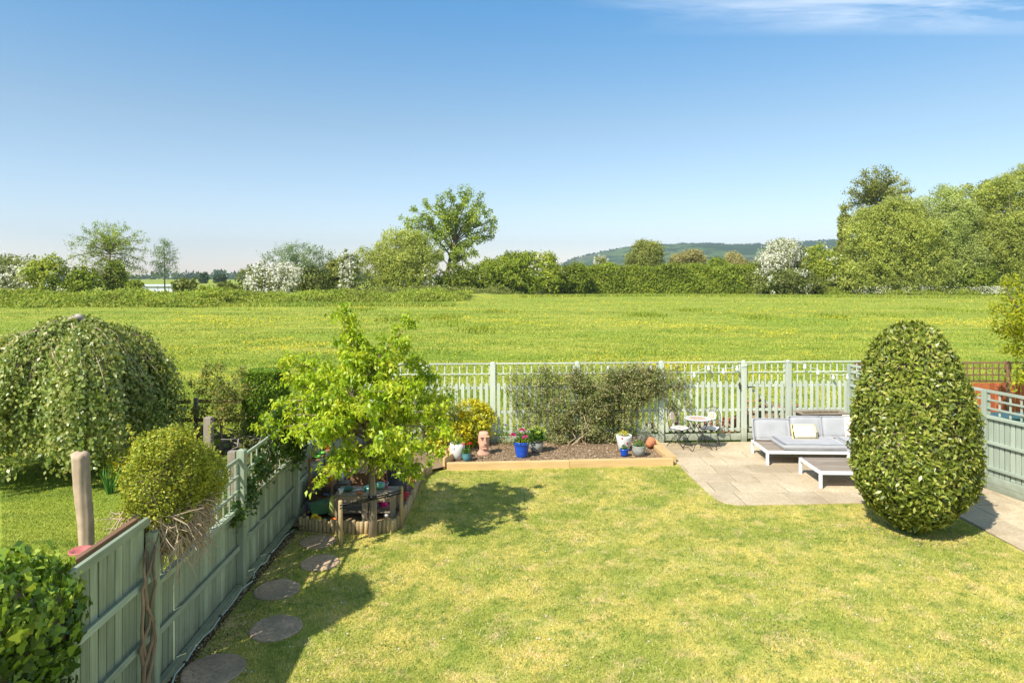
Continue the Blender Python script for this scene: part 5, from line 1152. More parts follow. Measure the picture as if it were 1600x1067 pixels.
tt = Vector((-2.86, 10.88, ZB + .402))
def bowl_of(n, r): return Geo().lathe([(r * .5, 0), (r * .9, r * .4), (r, r * .55), (r * .93, r * .55), (r * .45, .01), (.002, .01)], n=16)
lump('toy_bowl', 'dark green toy bowl at the left end of the pallet table', 'bowl', tt + Vector((.16, .2, 0)), bowl_of(1, .09), DKGRN)
lump('toy_bowl', 'mint green upturned toy bowl in the middle of the pallet table', 'bowl', tt + Vector((.50, .26, .07)), Geo().lathe([(.10, -.07), (.095, -.03), (.07, 0), (.03, .012), (.002, .014)], n=18), MINT)
lump('toy_teapot', 'pale green toy jug lying on the pallet table by the trunk', 'jug', tt + Vector((.66, .3, .06)), Geo().ball((0, 0, 0), (.10, .07, .06), 12, 7).tube([(.09, 0, .0), (.15, 0, .05)], [.02, .012], 6), MINT)
lump('toy_cup', 'small pink toy cup on the pallet table behind the trunk', 'cup', tt + Vector((.74, .40, 0)), cup(.03, .045, .08), PINK)
lump('toy_spade', 'white handled metal trowel lying on the pallet table', 'trowel', tt + Vector((.30, .15, .012)), Geo().tube([(-.05, 0, .01), (.08, .06, .02)], .012, 6).add([(.08, .03, .012), (.12, .02, .012), (.18, .10, .012), (.12, .12, .012)], [(0, 1, 2, 3)]), WHT)
lump('toy_cup', 'white toy cup at the front left of the pallet table', 'cup', tt + Vector((.07, .08, 0)), cup(.03, .042, .07), WHT)
lump('toy_brush', 'orange toy block on the pallet table beside the trowel', 'block', tt + Vector((.38, .04, .02)), Geo().box((0, 0, 0), (.07, .03, .04), bev=.008), ORG)
# dumper toy
T = thing('toy_truck', 'green and black toy dumper with yellow wheels by the log edging', 'toy truck', (-3.12, 10.95, ZB)); T.rotation_euler = (0, 0, .5)
G = Geo(); G.add([(-.15, -.1, .10), (.12, -.1, .10), (.16, -.12, .27), (-.20, -.12, .25), (-.15, .1, .10), (.12, .1, .10), (.16, .12, .27), (-.20, .12, .25)], [(0, 1, 2, 3), (7, 6, 5, 4), (0, 4, 5, 1), (1, 5, 6, 2), (0, 3, 7, 4), (3, 2, 6, 7)]); G.build('tipper', DKGRN, T)
Geo().box((.22, 0, .17), (.12, .18, .17), bev=.02).build('cab', BLACKP, T); Geo().box((.02, 0, .085), (.44, .12, .04), bev=.01).build('chassis', BLACKP, T)
for (x, y_) in ((-.12, -.11), (-.12, .11), (.2, -.11), (.2, .11)): Geo().lathe([(.06, -.025), (.066, -.018), (.066, .018), (.06, .025), (.02, .026)], n=14, M=Matrix.Rotation(math.pi / 2, 3, 'X')).build('wheel', YEL, T, loc=(x, y_, .066))
T = thing('toy_crate', 'black slotted crate of yellow toys beside the toy dumper', 'crate', (-2.98, 11.15, ZB))
Geo().box((0, 0, .10), (.30, .24, .012)).build('crate_base', BLACKP, T)
for s in (-1, 1):
    for k in range(3): Geo().box((0, s * .12, .05 + .055 * k), (.30, .012, .035)).build('slat', BLACKP, T); Geo().box((s * .15, 0, .05 + .055 * k), (.012, .24, .035)).build('slat', BLACKP, T)
    for q_ in (-1, 1): Geo().box((s * .145, q_ * .115, .10), (.025, .025, .2)).build('corner_post', BLACKP, T)
lump('toy_digger', 'yellow toy digger piled on the black slotted crate', 'toy digger', (-2.98, 11.15, ZB + .19), Geo().box((-.03, 0, 0), (.16, .1, .06), bev=.015).box((.0, 0, .05), (.07, .08, .06), bev=.01).tube([(.05, 0, .02), (.13, 0, .09), (.17, 0, .0)], .013, 5), YEL)
for i, (px, py, m, r_, lab) in enumerate([(498, 812, YEL, .055, 'yellow ball in front of the toy dumper'), (604, 804, WHT, .045, 'white ball on the soil inside the log edging corner'), (614, 807, GRN, .045, 'lime green ball nearest the right tree stake'), (507, 813, MINT, .04, 'mint green ball among the toys behind the log edging')]):
    p = g(px, py, ZB + r_); tag(Geo().ball((0, 0, 0), r_, 14, 9).build('ball', m, loc=p), lab, 'ball', 'toy balls in the play corner')
lump('toy_bucket', 'orange toy bucket beside the log edging at the left', 'bucket', g(521, 818, ZB), cup(.035, .05, .08), ORG)
T = thing('storage_bin', 'tall dark grey plastic bin behind the young tree trunk', 'bin', (g(621, 790).x - .05, 12.05, ZB)); Geo().lathe([(.155, 0), (.175, .3), (.195, .50), (.2, .52), (.185, .52), (.15, .05), (.01, .04)], n=4 * 5).build('bin_body', GREY, T)
Geo().lathe([(.205, .0), (.207, .03), (.19, .045), (.01, .055)], c=(0, 0, .523), n=20).build('lid', GREY, T)
tx_, ty_ = T.location.x, T.location.y; zt_ = ZB + .523 + .056
T = thing('toy_box', 'blue and orange toy garage stacked on top of the grey bin', 'toy', (tx_ - .03, ty_, zt_)); Geo().box((0, 0, .03), (.22, .2, .055), bev=.01).build('base', BLUE, T); Geo().add([(-.14, -.11, .06), (.14, -.11, .06), (.14, .11, .06), (-.14, .11, .06), (-.12, -.09, .13), (.13, -.09, .075), (.13, .09, .075), (-.12, .09, .13)], [(0, 3, 2, 1), (4, 5, 6, 7), (0, 1, 5, 4), (1, 2, 6, 5), (2, 3, 7, 6), (3, 0, 4, 7)]).build('roof', ORG, T)
T = thing('toy_bucket', 'magenta toy bucket lying over a bundle of pink cloth by the right stake', 'bucket', (g(607, 790).x, 11.25, ZB)); Geo().lathe([(.075, .13), (.10, .25), (.115, .26), (.10, .262), (.07, .16), (.003, .15)], n=20).build('bucket_body', PINK, T)
G = Geo(); rs = RS(88)
for k in range(7): G.ball((rs.uniform(-.06, .06), rs.uniform(-.06, .06), .05 + .02 * k), (.07, .06, .04), 8, 5, M=Matrix.Rotation(rs.rand() * 3, 3, 'Y'))
G.build('cloth_bundle', PINK, T); Geo().ball((.06, -.03, .07), (.05, .05, .04), 8, 5).build('cloth_patch', LBLUE, T); Geo().ball((-.08, -.02, .1), (.03, .03, .05), 8, 5).build('cloth_patch', LBLUE, T)
lump('toy_tub', 'dark purple and blue tub standing in front of the grey bin', 'tub', (g(618, 790).x, 11.75, ZB), cup(.10, .13, .20), PURP)
lump('toy_disc', 'red plastic disc leaning at the foot of the grey bin', 'disc', (g(636, 778).x, 11.8, ZB + .06), Geo().lathe([(.12, 0), (.13, .02), (.11, .03), (.002, .03)], n=20, M=Matrix.Rotation(.5, 3, 'X')), RED)
lump('toy_disc', 'blue plastic lid on the soil beside the red disc', 'lid', (g(637, 788).x, 11.6, ZB), Geo().lathe([(.09, 0), (.10, .02), (.09, .025), (.002, .028)], n=18), BLUE)
lump('plant_pot', 'terracotta pot tipped over near the side log edging', 'pot', (g(645, 758).x - .08, 12.8, ZB + .06), Geo().lathe([(.05, 0), (.07, .12), (.08, .12), (.08, .15), (.07, .15), (.045, .02), (.003, .015)], n=16, M=Matrix.Rotation(1.3, 3, 'Y')), TERRA2)
lump('plant_pot', 'small terracotta pot behind the trunk of the young tree', 'pot', (g(572, 765).x, 12.0, ZB), cup(.08, .11, .19), TERRA2)
lump('toy_spade', 'small blue toy spade stuck upright in the soil near the side logs', 'spade', (g(630, 760).x, 12.9, ZB), Geo().tube([(0, 0, .05), (.02, 0, .35)], .012, 6).box((0, 0, .05), (.09, .015, .12), bev=.005).box((.02, 0, .36), (.09, .02, .02), bev=.005), BLUE)
lump('rubber_boot', 'pair of purple wellington boots behind the toy dumper', 'boots', (-3.33, 11.0, ZB), Geo().lathe([(.04, 0), (.042, .1), (.05, .24), (.045, .24), (.03, .02)], n=12).ball((.03, -.06, .03), (.035, .07, .03), 10, 6).lathe([(.04, 0), (.042, .1), (.05, .24), (.045, .24), (.03, .02)], n=12, c=(.11, .03, 0)).ball((.14, -.03, .03), (.035, .07, .03), 10, 6), PURP)
lump('hose_bag', 'limp yellow green sack hanging at the left end of the pallet table', 'sack', (-2.92, 10.93, ZB + .2), Geo().lathe([(.02, -.18), (.06, -.12), (.075, 0), (.05, .13), (.02, .17)], n=14, jig=lambda a, z: 1 + .2 * math.sin(3 * a + z * 8)), plain('lime_sack', (.42, .46, .12), .7))
# clutter seen through the fence beyond the gate
G = Geo(); random.seed(77)
HB = thing('brick_heap', 'heap of red bricks and rubble lying in the meadow behind the picket fence', 'rubble', (5.4, 17.3, 0)); bm_ = Geo().box((0, 0, 0), (.215, .10, .065), bev=.004).mesh('brick', TERRA2)
for k in range(90):
    x = random.choice((random.gauss(.55, .35), random.gauss(1.9, .5), random.gauss(-.6, .5), random.gauss(3.3, .3))); h = max(0, .75 * math.exp(-((x - 1.0) / .6) ** 2) + .7 * math.exp(-((x - 2.1) / .4) ** 2) + .2) * random.random()
    o = link('brick', bm_, HB, loc=(x, random.uniform(-.25, .25), .04 + h)); o.rotation_euler = (random.uniform(-.4, .4), random.uniform(-.4, .4), random.uniform(0, 3))
G = Geo(); G.lathe([(1.6, 0), (1.3, .2), (.7, .55), (.2, .72), (.01, .75)], n=18, c=(1.3, .1, 0), M=Matrix.Scale(.3, 3, (0, 1, 0))); o = G.build('rubble_soil', SOIL, HB)
# ------------------------------------------------------------------ hedges and trees beyond the meadow
def far_plant(name, lab, cat, px, half, ytop, ybot, Y, m, seed, density=1.0, depth=.8, nl=9, leaf=.42, group=None, blossom=None, size=(.36, .58), csize=None, trunk=True, zbase=None, flat=.7, m2=None, per=24, fill=.45):
    rs = RS(seed); s = Y / F; cx = (px - 800) * s; rx_ = half * s; zt = H - (ytop - HZ) * s; zb = max(0, H - (ybot - HZ) * s) if zbase is None else zbase
    zc = (zt + zb) / 2; rz_ = (zt - zb) / 2; T = thing(name, lab, cat, (cx, Y, 0), group=group)
    dp = rx_ * depth if rx_ < 12 else 7
    bl = lumps(rs, (0, 0, zc), (rx_, dp, rz_), nl, size); area = rx_ * rz_ * 4
    if zbase is None: bl += [(np.array([rx_ * q_, -dp * .1, zt * .30]), np.array([rx_ * .55, dp * .7, zt * .32])) for q_ in (-.42, 0, .42)]
    nc = int(area * 5.0 * density); V, tn, cid = crown(rs, bl, nc, per, csize or min(1.0, rx_ * .2), leaf, leaf * .6, zmin=.1, flat=flat, fill=fill)
    if blossom:
        q = V.reshape(-1, 4, 3)[:, 0]; mx_ = cid.max() + 1; hh = rs.rand(mx_); f = (q[:, 2] - zb) / max(1e-3, (zt - zb)); side = np.sin(q[:, 0] * .9 + seed) * .2
        pick = (hh[cid] + side < blossom) & (rs.rand(len(cid)) < .8); k4 = np.repeat(pick, 4)
        fast('blossom', V[k4], 4, F_BLOS, T, rs.rand(pick.sum())); V = V[~k4]; tn = tn[~pick]
    fast('foliage', V, 4, m, T, tn)
    if trunk:
        G = Geo(); G.tube([(0, 0, 0), (.1, 0, zc * .6), (.2, 0, zc)], [.3, .24, .12], 6)
        for k in range(6): a = k * 1.05; G.tube([(0.1, 0, zc * .35), (rx_ * .35 * math.cos(a), rx_ * .3 * math.sin(a), zc), (rx_ * .75 * math.cos(a), rx_ * .5 * math.sin(a), zc + rz_ * .5 * math.sin(k * 2.))], [.16, .1, .04], 5)
        G.build('trunk', BARK, T)
    return T
def open_tree(name, lab, px0, py0, Y, trunk, limbs, r0, m, seed, subs, sublen, nleaf, sc, L, W, drop=.0, up=.3, group=None, dy=6, from_=.3, tonek=1.0, start=.3):
    rs = RS(seed); T = thing(name, lab, 'tree', group=group); base = at(px0, py0, Y); base.z = 0
    tk = [base] + [at(x, y, Y) for x, y in trunk]; lm_ = [(a, at(x, y, Y + rs.uniform(-dy, dy))) for a, x, y in limbs]
    G, tips, _ = branchwork(rs, tk, r0, lm_, subs, sublen, drop=drop, up=up, side=5, start=start); G.build('trunk', BARK, T)
    V, n = leaves_on(rs, tips, nleaf, sc, L, W, .1, .1, 0, from_); fast('foliage', V, 4, m, T, np.clip(np.repeat(rs.rand(len(tips)), nleaf) * .5 + rs.rand(n) * .5, 0, 1)); return T

GH = 'trees and bushes along the far hedgerow'
# the long clipped hedge
rs = RS(101); HG = thing('field_hedge', 'long dense dark green hedge running along the far side of the meadow', 'hedge'); Vs = []; Ts = []
def hedge_run(x0, x1, y0, y1, top0, top1, depth, nclump, L, seed):
    rs = RS(seed); n = nclump; f = rs.rand(n); X = x0 + (x1 - x0) * f; Yc = y0 + (y1 - y0) * f; tp_ = top0 + (top1 - top0) * f + .35 * np.sin(X * .37) + .25 * np.sin(X * .91 + 1) + .2 * np.sin(X * 2.1)
    k = rs.rand(n); z = np.where(k < .62, rs.rand(n) * tp_, tp_ * (1 - .06 * rs.rand(n))); dy = np.where(k < .62, -depth * .5 * (1 - .25 * (z / tp_) ** 3) + .35 * np.sin(X * .8 + z), rs.uniform(-.5, .5, n) * depth * .85)
    cc = np.stack([X, Yc + dy, z], 1); nn = np.stack([rs.normal(size=n) * .2, np.where(k < .62, -1, -.2), np.where(k < .62, .35, 1)], 1); per = 20
    P = (cc[:, None] + rs.normal(size=(n, per, 3)) * np.array([.42, .3, .32])).reshape(-1, 3); P[:, 2] = np.maximum(P[:, 2], .05); N = (nn[:, None] + rs.normal(size=(n, per, 3)) * .55).reshape(-1, 3)
    l = L * (.6 + .8 * rs.rand(len(P))); return leafV(P, rdir(rs, len(P)), unit(N), l, l * .6, .1), np.clip(np.repeat(rs.rand(n), per) * .6 + rs.rand(n * per) * .4, 0, 1)
V, tn = hedge_run(11, 71, 152, 150, 6.0, 6.2, 4.5, 3400, .42, 101); fast('foliage', V, 4, F_HEDGE, HG, tn)
Geo().box((41, 151.3, 2.6), (59, 2.6, 5.0), bev=.6).build('blocking_core', BARK, HG)  # solid bar added within the hedge to block light
HZB = Geo().box((0, 2450, 130), (5200, 5000, 262))
HM = NT('air_haze'); HM.n.remove(HM.b); hv = HM.node('ShaderNodeVolumePrincipled'); hv.inputs['Density'].default_value = .00016; hv.inputs['Color'].default_value = (.72, .82, .95, 1); hv.inputs['Anisotropy'].default_value = .3
HM.l.new(hv.outputs[0], HM.out.inputs['Volume']); o = HZB.build('haze', HM.m); o['kind'] = 'stuff'
# low scrub bank
rs = RS(102)
def bank(x0, x1, yf0, yf1, h0, h1, dep, nclump, L, seed, m, name):
    rs = RS(seed); n = nclump; f = rs.rand(n); X = x0 + (x1 - x0) * f; yf = yf0 + (yf1 - yf0) * f + .8 * np.sin(X * .2) + .6 * np.sin(X * .63); v = rs.rand(n) ** .8; hh = (h0 + (h1 - h0) * f) * (1 + .2 * np.sin(X * .45 + 2) + .12 * np.sin(X * 1.3)); z = hh * np.sin(np.minimum(v * 2.2, 1.57)) * rs.uniform(.8, 1.05, n)
    cc = np.stack([X, yf + v * dep, z], 1); per = 18; P = (cc[:, None] + rs.normal(size=(n, per, 3)) * np.array([.4, .3, .12])).reshape(-1, 3); P[:, 2] = np.maximum(P[:, 2], .03)
    N = np.array([0, -.5, .9]) + rs.normal(size=(len(P), 3)) * .5; D = rdir(rs, len(P)); D[:, 2] += .4; l = L * (.6 + .8 * rs.rand(len(P)))
    return fast(name, leafV(P, D, unit(N), l, l * .55, .1), 4, m, None, np.clip(np.repeat(rs.rand(n), per) * .6 + rs.rand(n * per) * .4, 0, 1), 'stuff')
bank(-110, -40, 86, 88, 1.5, 1.6, 14, 2700, .36, 103, F_BANK, 'bank_scrub'); bank(-42, -8, 92, 112, 1.4, 1.3, 14, 1900, .36, 104, F_BANK, 'bank_scrub'); bank(-24, 14, 116, 146, 1.9, 1.2, 10, 1500, .38, 105, F_OLIVE, 'bank_scrub')
me = bpy.data.meshes.new('bank_ground'); rows_ = [(-112, 86), (-75, 87), (-40, 89), (-10, 112), (14, 148)]; vs = []
for x, y in rows_: vs += [(x, y + 4, .0), (x, y + 8, .5), (x, y + 13, .8), (x, y + 22, .0)]
me.from_pydata(vs, [], [(i * 4 + j, i * 4 + 4 + j, i * 4 + 5 + j, i * 4 + 1 + j) for i in range(4) for j in range(3)]); me.materials.append(MEAD_G); o = link('grass_bank', me); o['kind'] = 'structure'
# cow parsley
rs = RS(106); n = 9000; X = rs.uniform(69, 112, n); Yy = 140 + rs.rand(n) * 6 + 1.5 * np.sin(X * .3); ph = np.sin(X * .45) + .8 * np.sin(X * 1.3 + 1) + .6 * np.sin(X * 2.9) + rs.normal(size=n) * .8; kk = ph > .55; X, Yy = X[kk], Yy[kk]; n = len(X)
P = np.stack([X, Yy, rs.uniform(.5, 2.1, n)], 1); fast('cow_parsley', leafV(P, rdir(rs, n) * np.array([1, 1, .2]), np.array([0, -.5, 1]) + rs.normal(size=(n, 3)) * .3, .22, .17, .05), 4, F_BLOS, None, rs.rand(n), 'stuff')
bank(66, 116, 139, 141, 1.5, 1.6, 9, 1300, .34, 107, F_BANK, 'bank_scrub')

fp = far_plant
# --- left group, Y about 120
fp('hawthorn_bush', 'white flecked hawthorn bush at the far left end of the hedgerow', 'bush', 14, 66, 398, 462, 112, F_OLIVE, 201, blossom=.4, group=GH)
fp('hawthorn_bush', 'bright green bush with blossom just left of the round bare crowned tree', 'bush', 70, 38, 397, 460, 110, F_HEDGEB, 202, blossom=.25, group=GH)
fp('hedgerow_bush', 'dark green bush in front of the round bare crowned tree at left', 'bush', 128, 30, 415, 460, 111, F_HEDGE, 203, group=GH)
open_tree('ash_tree', 'round sparse twiggy tree standing above the left hedgerow', 170, 455, 122, [(170, 425), (171, 405), (172, 395)], [(.6, 108, 400), (.5, 118, 422), (.5, 226, 425), (.6, 150, 415), (.6, 195, 412), (.4, 140, 432), (.4, 208, 434), (1, 110, 385), (1, 118, 368), (1, 132, 358), (1, 148, 352), (1, 162, 349), (1, 178, 350), (1, 196, 354), (1, 212, 364), (1, 226, 376), (1, 230, 392), (.9, 112, 402), (.9, 228, 410), (.9, 140, 385), (.9, 165, 370), (.9, 190, 375), (.9, 210, 392), (.8, 130, 410), (.8, 214, 420), (1, 155, 362), (1, 185, 362), (1, 150, 375), (1, 200, 380)], .32, F_OAK, 204, 20, 1.8, 15, .22, .26, .17, group=GH, dy=5, start=.25, up=.0)
fp('ivy_clad_trunk', 'dark ivy clad trunk and bush beneath the round bare crowned tree', 'ivy', 177, 25, 402, 460, 116, F_HEDGE, 205, m2=None, size=(.4, .6), group=GH, leaf=.36)
open_tree('birch_tree', 'slim pale green sparse tree right of the round bare crowned tree', 258, 455, 124, [(257, 430), (257, 405), (256, 385)], [(1, 255, 379), (1, 262, 384), (.9, 247, 388), (.9, 270, 395), (.8, 240, 398), (.8, 275, 405), (.7, 237, 412), (.7, 278, 418), (.6, 242, 424), (.6, 274, 430), (.8, 256, 400), (.7, 262, 410), (.6, 250, 418), (.5, 256, 430), (.5, 240, 434)], .12, F_PALE, 206, 14, 1.3, 14, .22, .26, .14, group=GH, dy=2, start=.2)
fp('hedgerow_bush', 'small dark bush right of the slim pale tree', 'bush', 290, 21, 430, 462, 112, F_OLIVE, 207, group=GH)
fp('hedgerow_bush', 'low dark scrub bush left of the slim pale tree', 'bush', 210, 16, 436, 462, 113, F_HEDGE, 208, group=GH)
fp('hedgerow_bush', 'low scrubby bush at the right side of the gap in the left hedgerow', 'bush', 352, 26, 440, 464, 112, F_OLIVE, 260, group=GH)
fp('hedgerow_bush', 'low green bush between the farm shed gap and the scrubby bush', 'bush', 322, 18, 444, 464, 108, F_HEDGE, 261, group=GH)
# polytunnel, seen through the gap
PT2 = thing('white_shed', 'long white roofed farm shed glimpsed through the gap in the left hedgerow', 'farm building', (-107, 190, 0))
Geo().box((7, 0, .75), (14, 12, 1.5)).build('wall', plain('white_sheet', (.60, .62, .66), .5), PT2)
for k in range(5): Geo().box((1 + k * 3.0, -6.05, .75), (.12, .06, 1.5)).build('frame_post', GREYG, PT2)
G = Geo(); G.add([(-.5, -6.5, 1.52), (14.5, -6.5, 1.52), (14.5, 0, 1.95), (-.5, 0, 1.95), (14.5, 6.5, 1.52), (-.5, 6.5, 1.52)], [(0, 1, 2, 3), (3, 2, 4, 5)]); G.build('roof', WHITEM, PT2)
# distant woods on the horizon
rs = RS(210); P = []; 
n = 5200; X = rs.uniform(-900, 1100, n); Yd = 1150 + 60 * rs.rand(n); hgt = 6 + 4 * np.sin(X * .02) + 3 * np.sin(X * .061 + 1) + 2 * np.sin(X * .17); z = np.maximum(.5, hgt * rs.rand(n)); Pp = np.stack([X, Yd, z], 1)
fast('far_woodland', leafV(Pp, rdir(rs, n), np.array([0, -1, .6]) + rs.normal(size=(n, 3)) * .4, 9, 6, .1), 4, F_FAR, None, rs.rand(n), 'stuff')
fp('far_tree', 'dark round tree on the flat horizon between the left bushes', 'tree', 318, 6, 427, 440, 420, F_FAR, 211, leaf=1.2, per=14, csize=1.2)
fp('far_tree', 'small paler tree on the flat horizon left of the blossoming hawthorn', 'tree', 344, 9, 430, 440, 430, F_FAR, 212, leaf=1.2, per=14, csize=1.2)
# --- middle group
fp('hedgerow_bush', 'sparse dark bush left of the big white hawthorn', 'bush', 390, 22, 404, 466, 122, F_OLIVE, 220, density=.6, per=14, csize=1.0, group=GH)
open_tree('elder_tree', 'grey green half bare thicket behind the big white hawthorn', 470, 460, 132, [(470, 440), (468, 430)], [(1, 410, 405), (1, 425, 396), (1, 440, 390), (1, 455, 387), (1, 470, 384), (1, 485, 390), (1, 500, 394), (1, 515, 398), (1, 525, 412), (.8, 480, 410), (.8, 440, 415), (.8, 505, 425), (.8, 455, 405)], .2, F_PALE, 221, 20, 2.2, 26, .3, .3, .2, group=GH)
fp('hedgerow_bush', 'olive brown bush between the white hawthorn and the rounded green tree', 'bush', 480, 42, 412, 462, 130, F_OLIVE, 222, group=GH)
fp('hawthorn_bush', 'big white hawthorn in full blossom left of centre', 'bush', 428, 42, 400, 468, 118, F_OLIVE, 223, blossom=.85, group=GH, leaf=.4)
fp('hedgerow_bush', 'brown green bush behind the blossom clump left of the rounded green tree', 'bush', 530, 30, 400, 462, 134, F_BROWNT, 224, group=GH)
fp('hawthorn_bush', 'narrow hawthorn with white blossom left of the rounded green tree', 'bush', 546, 20, 390, 455, 131, F_HEDGE, 225, blossom=.45, group=GH)
fp('willow_tree', 'broad rounded pale green tree left of the tall oak', 'tree', 622, 68, 350, 462, 140, F_WILLOW, 226, nl=20, size=(.2, .42), group=GH, density=1.4, leaf=.32, fill=.35)
open_tree('oak_tree', 'tall gnarled oak with open crown towering over the middle of the hedgerow', 697, 462, 150, [(698, 430), (703, 405), (708, 390), (712, 372)],
          [(1, 700, 300), (1, 716, 294), (1, 735, 298), (1, 752, 310), (.95, 762, 330), (.9, 774, 345), (.85, 772, 358), (.8, 768, 370), (.9, 690, 310), (.95, 680, 325), (.9, 662, 318), (.8, 640, 328), (.75, 628, 342), (.7, 650, 345), (.6, 636, 352), (.9, 720, 320), (.9, 738, 335), (.85, 750, 352), (.95, 706, 335), (.8, 672, 345), (.6, 690, 365), (.55, 745, 375), (.6, 735, 385), (.5, 715, 395), (.55, 668, 370), (.4, 725, 405), (.9, 695, 345), (.95, 755, 322), (.4, 680, 400), (.45, 740, 398)], .46, F_OAK, 227, 14, 1.9, 42, .36, .42, .30, group=GH, dy=7, start=.35)
fp('hawthorn_bush', 'low bush with white blossom at the foot of the oak', 'bush', 652, 34, 408, 462, 138, F_HEDGEB, 228, blossom=.22, group=GH)
fp('hedgerow_bush', 'mid green bush right of the foot of the oak', 'bush', 712, 30, 408, 462, 140, F_HEDGE, 229, group=GH)
fp('hedgerow_bush', 'olive bush with faint blossom between the oak and the bright bush', 'bush', 752, 32, 398, 462, 143, F_HEDGE, 230, blossom=.1, group=GH)
fp('hedgerow_bush', 'large dark green bush left of the bright leaved tree in the middle', 'bush', 798, 50, 388, 464, 142, F_HEDGE, 231, nl=12, group=GH)
fp('hawthorn_bush', 'bright fresh green tree with a little blossom at the left end of the clipped hedge', 'bush', 848, 32, 388, 464, 143, F_HEDGEB, 232, blossom=.12, group=GH)
fp('hedgerow_bush', 'green bush sloping down to the clipped hedge', 'bush', 890, 30, 404, 464, 146, F_HEDGE, 233, group=GH)
fp('hawthorn_bush', 'small white blossoming hawthorn above the clipped hedge near the hill', 'bush', 938, 16, 398, 425, 168, F_OLIVE, 234, blossom=.6, group=GH, zbase=3)
fp('round_tree', 'rounded bronze green tree above the hedge in front of the hill', 'tree', 1012, 38, 376, 430, 175, F_BROWNT, 235, group=GH, zbase=3, leaf=.36, density=1.1)
fp('round_tree', 'tan coloured round tree right of the bronze green tree', 'tree', 1072, 30, 387, 430, 178, F_TAN, 236, group=GH, zbase=3)
fp('round_tree', 'low tan tree beyond the hedge left of the big right hawthorn', 'tree', 1152, 24, 391, 425, 190, F_TAN, 237, group=GH, zbase=3)
fp('hedgerow_bush', 'yellow green bush top beyond the hedge between the tan trees', 'bush', 1118, 22, 402, 430, 172, F_HEDGE, 238, group=GH, zbase=3)
fp('hawthorn_bush', 'large hawthorn white with blossom standing above the right end of the hedge', 'bush', 1213, 46, 370, 440, 149, F_OLIVE, 240, blossom=.66, group=GH, zbase=2, leaf=.36)
fp('hedgerow_bush', 'dark sprawling bush beneath the large right hawthorn', 'bush', 1225, 62, 412, 464, 144, F_OLIVE, 241, group=GH, nl=12, blossom=.05)
fp('hedgerow_bush', 'green bush with white sprays right of the large hawthorn', 'bush', 1285, 34, 374, 462, 147, F_HEDGEB, 242, blossom=.08, group=GH)
fp('conifer_tree', 'narrow dark upright tree left of the bronze topped tree', 'tree', 1318, 13, 322, 440, 158, F_BROWNT, 243, group=GH, zbase=3)
open_tree('oak_tree', 'tall bronze tinged open tree rising behind the pale willows', 1370, 462, 162, [(1370, 400), (1370, 350), (1368, 320)], [(1, 1325, 300), (1, 1340, 285), (1, 1352, 272), (1, 1368, 268), (1, 1385, 268), (1, 1400, 280), (1, 1415, 290), (1, 1423, 300), (1, 1320, 325), (.9, 1345, 310), (.9, 1390, 300), (.9, 1410, 315), (.8, 1318, 345), (.8, 1340, 340), (.8, 1400, 340), (.7, 1325, 365), (1, 1372, 290), (.95, 1358, 298)], .45, F_BROWNT, 244, 18, 2.3, 34, .42, .44, .3, group=GH, dy=6)
fp('willow_tree', 'large pale green willow filling the hedgerow left of the far right tree', 'tree', 1395, 88, 302, 462, 146, F_WILLOW, 245, nl=34, size=(.16, .36), group=GH, density=1.5, leaf=.32, fill=.3)
fp('willow_tree', 'pale willow with feathery top between the bronze topped tree and the tallest tree', 'tree', 1472, 66, 292, 460, 149, F_WILLOW2, 246, nl=26, size=(.16, .36), group=GH, density=1.4, leaf=.32, fill=.3)
fp('willow_tree', 'tallest green willow cut off by the right edge of the view', 'tree', 1580, 92, 256, 462, 150, F_WILLOW, 247, nl=34, size=(.16, .36), group=GH, density=1.5, leaf=.34, fill=.3)
fp('hedgerow_bush', 'dark bush in the shade between the two right willows', 'bush', 1520, 34, 396, 462, 146, F_HEDGE, 248, group=GH)
fp('hedgerow_bush', 'low green bush at the foot of the large pale willow', 'bush', 1330, 36, 404, 462, 144, F_WILLOW, 249, group=GH)

# far hill
def hill(name, Y, prof, depth, m, seed):
    G = Geo(); vs = []; xs_ = np.linspace(prof[0][0], prof[-1][0], 160); K = 14; rs = RS(seed)
    for px in xs_:
        yt = np.interp(px, [p[0] for p in prof], [p[1] for p in prof]); zt = H - (yt - HZ) * Y / F; X = (px - 800) / F * Y
        for k in range(K):
            f = k / (K - 1); s = math.sin(f * math.pi / 2) ** 1.1; zz = zt * s + (8 * math.sin(X * .006 + f * 5) + 5 * math.sin(X * .013 + f * 9)) * math.sin(f * math.pi); vs.append((X, Y - depth * (1 - f), zz - 5 * (k == 0)))
    n = len(xs_); G.add(vs, [(i * K + k, (i + 1) * K + k, (i + 1) * K + k + 1, i * K + k + 1) for i in range(n - 1) for k in range(K - 1)], True); o = G.build(name, m); o['kind'] = 'structure'; return o
hm = NT('hill_fields'); p_ = hm.pos(); v_ = hm.node('ShaderNodeTexVoronoi'); hm.l.new(hm.mapp(p_, (1, .6, 1)), v_.inputs['Vector']); v_.inputs['Scale'].default_value = .006
nz = hm.noise(.012, 5, p_, .6); fld = hm.ramp(v_.outputs['Color'], [(0, (.05, .09, .025)), (.35, (.06, .10, .025)), (.5, (.16, .22, .05)), (.8, (.10, .16, .04)), (1, (.24, .22, .10))])
cc_ = hm.mix(hm.val(nz, .46, .56), fld, (.045, .075, .022)); cc_ = hm.mix(hm.val(hm.noise(.09, 4, p_, .7), .4, .65, 0, .5), cc_, (.02, .04, .012)); HILLM = hm.done(cc_, .95, .05)
hill('hill', 3300, [(820, 431), (870, 416), (900, 404), (940, 395), (985, 387), (1040, 384), (1100, 384), (1160, 384), (1210, 382), (1260, 379), (1300, 376), (1400, 372), (1600, 380), (1800, 430)], 1500, HILLM, 1)
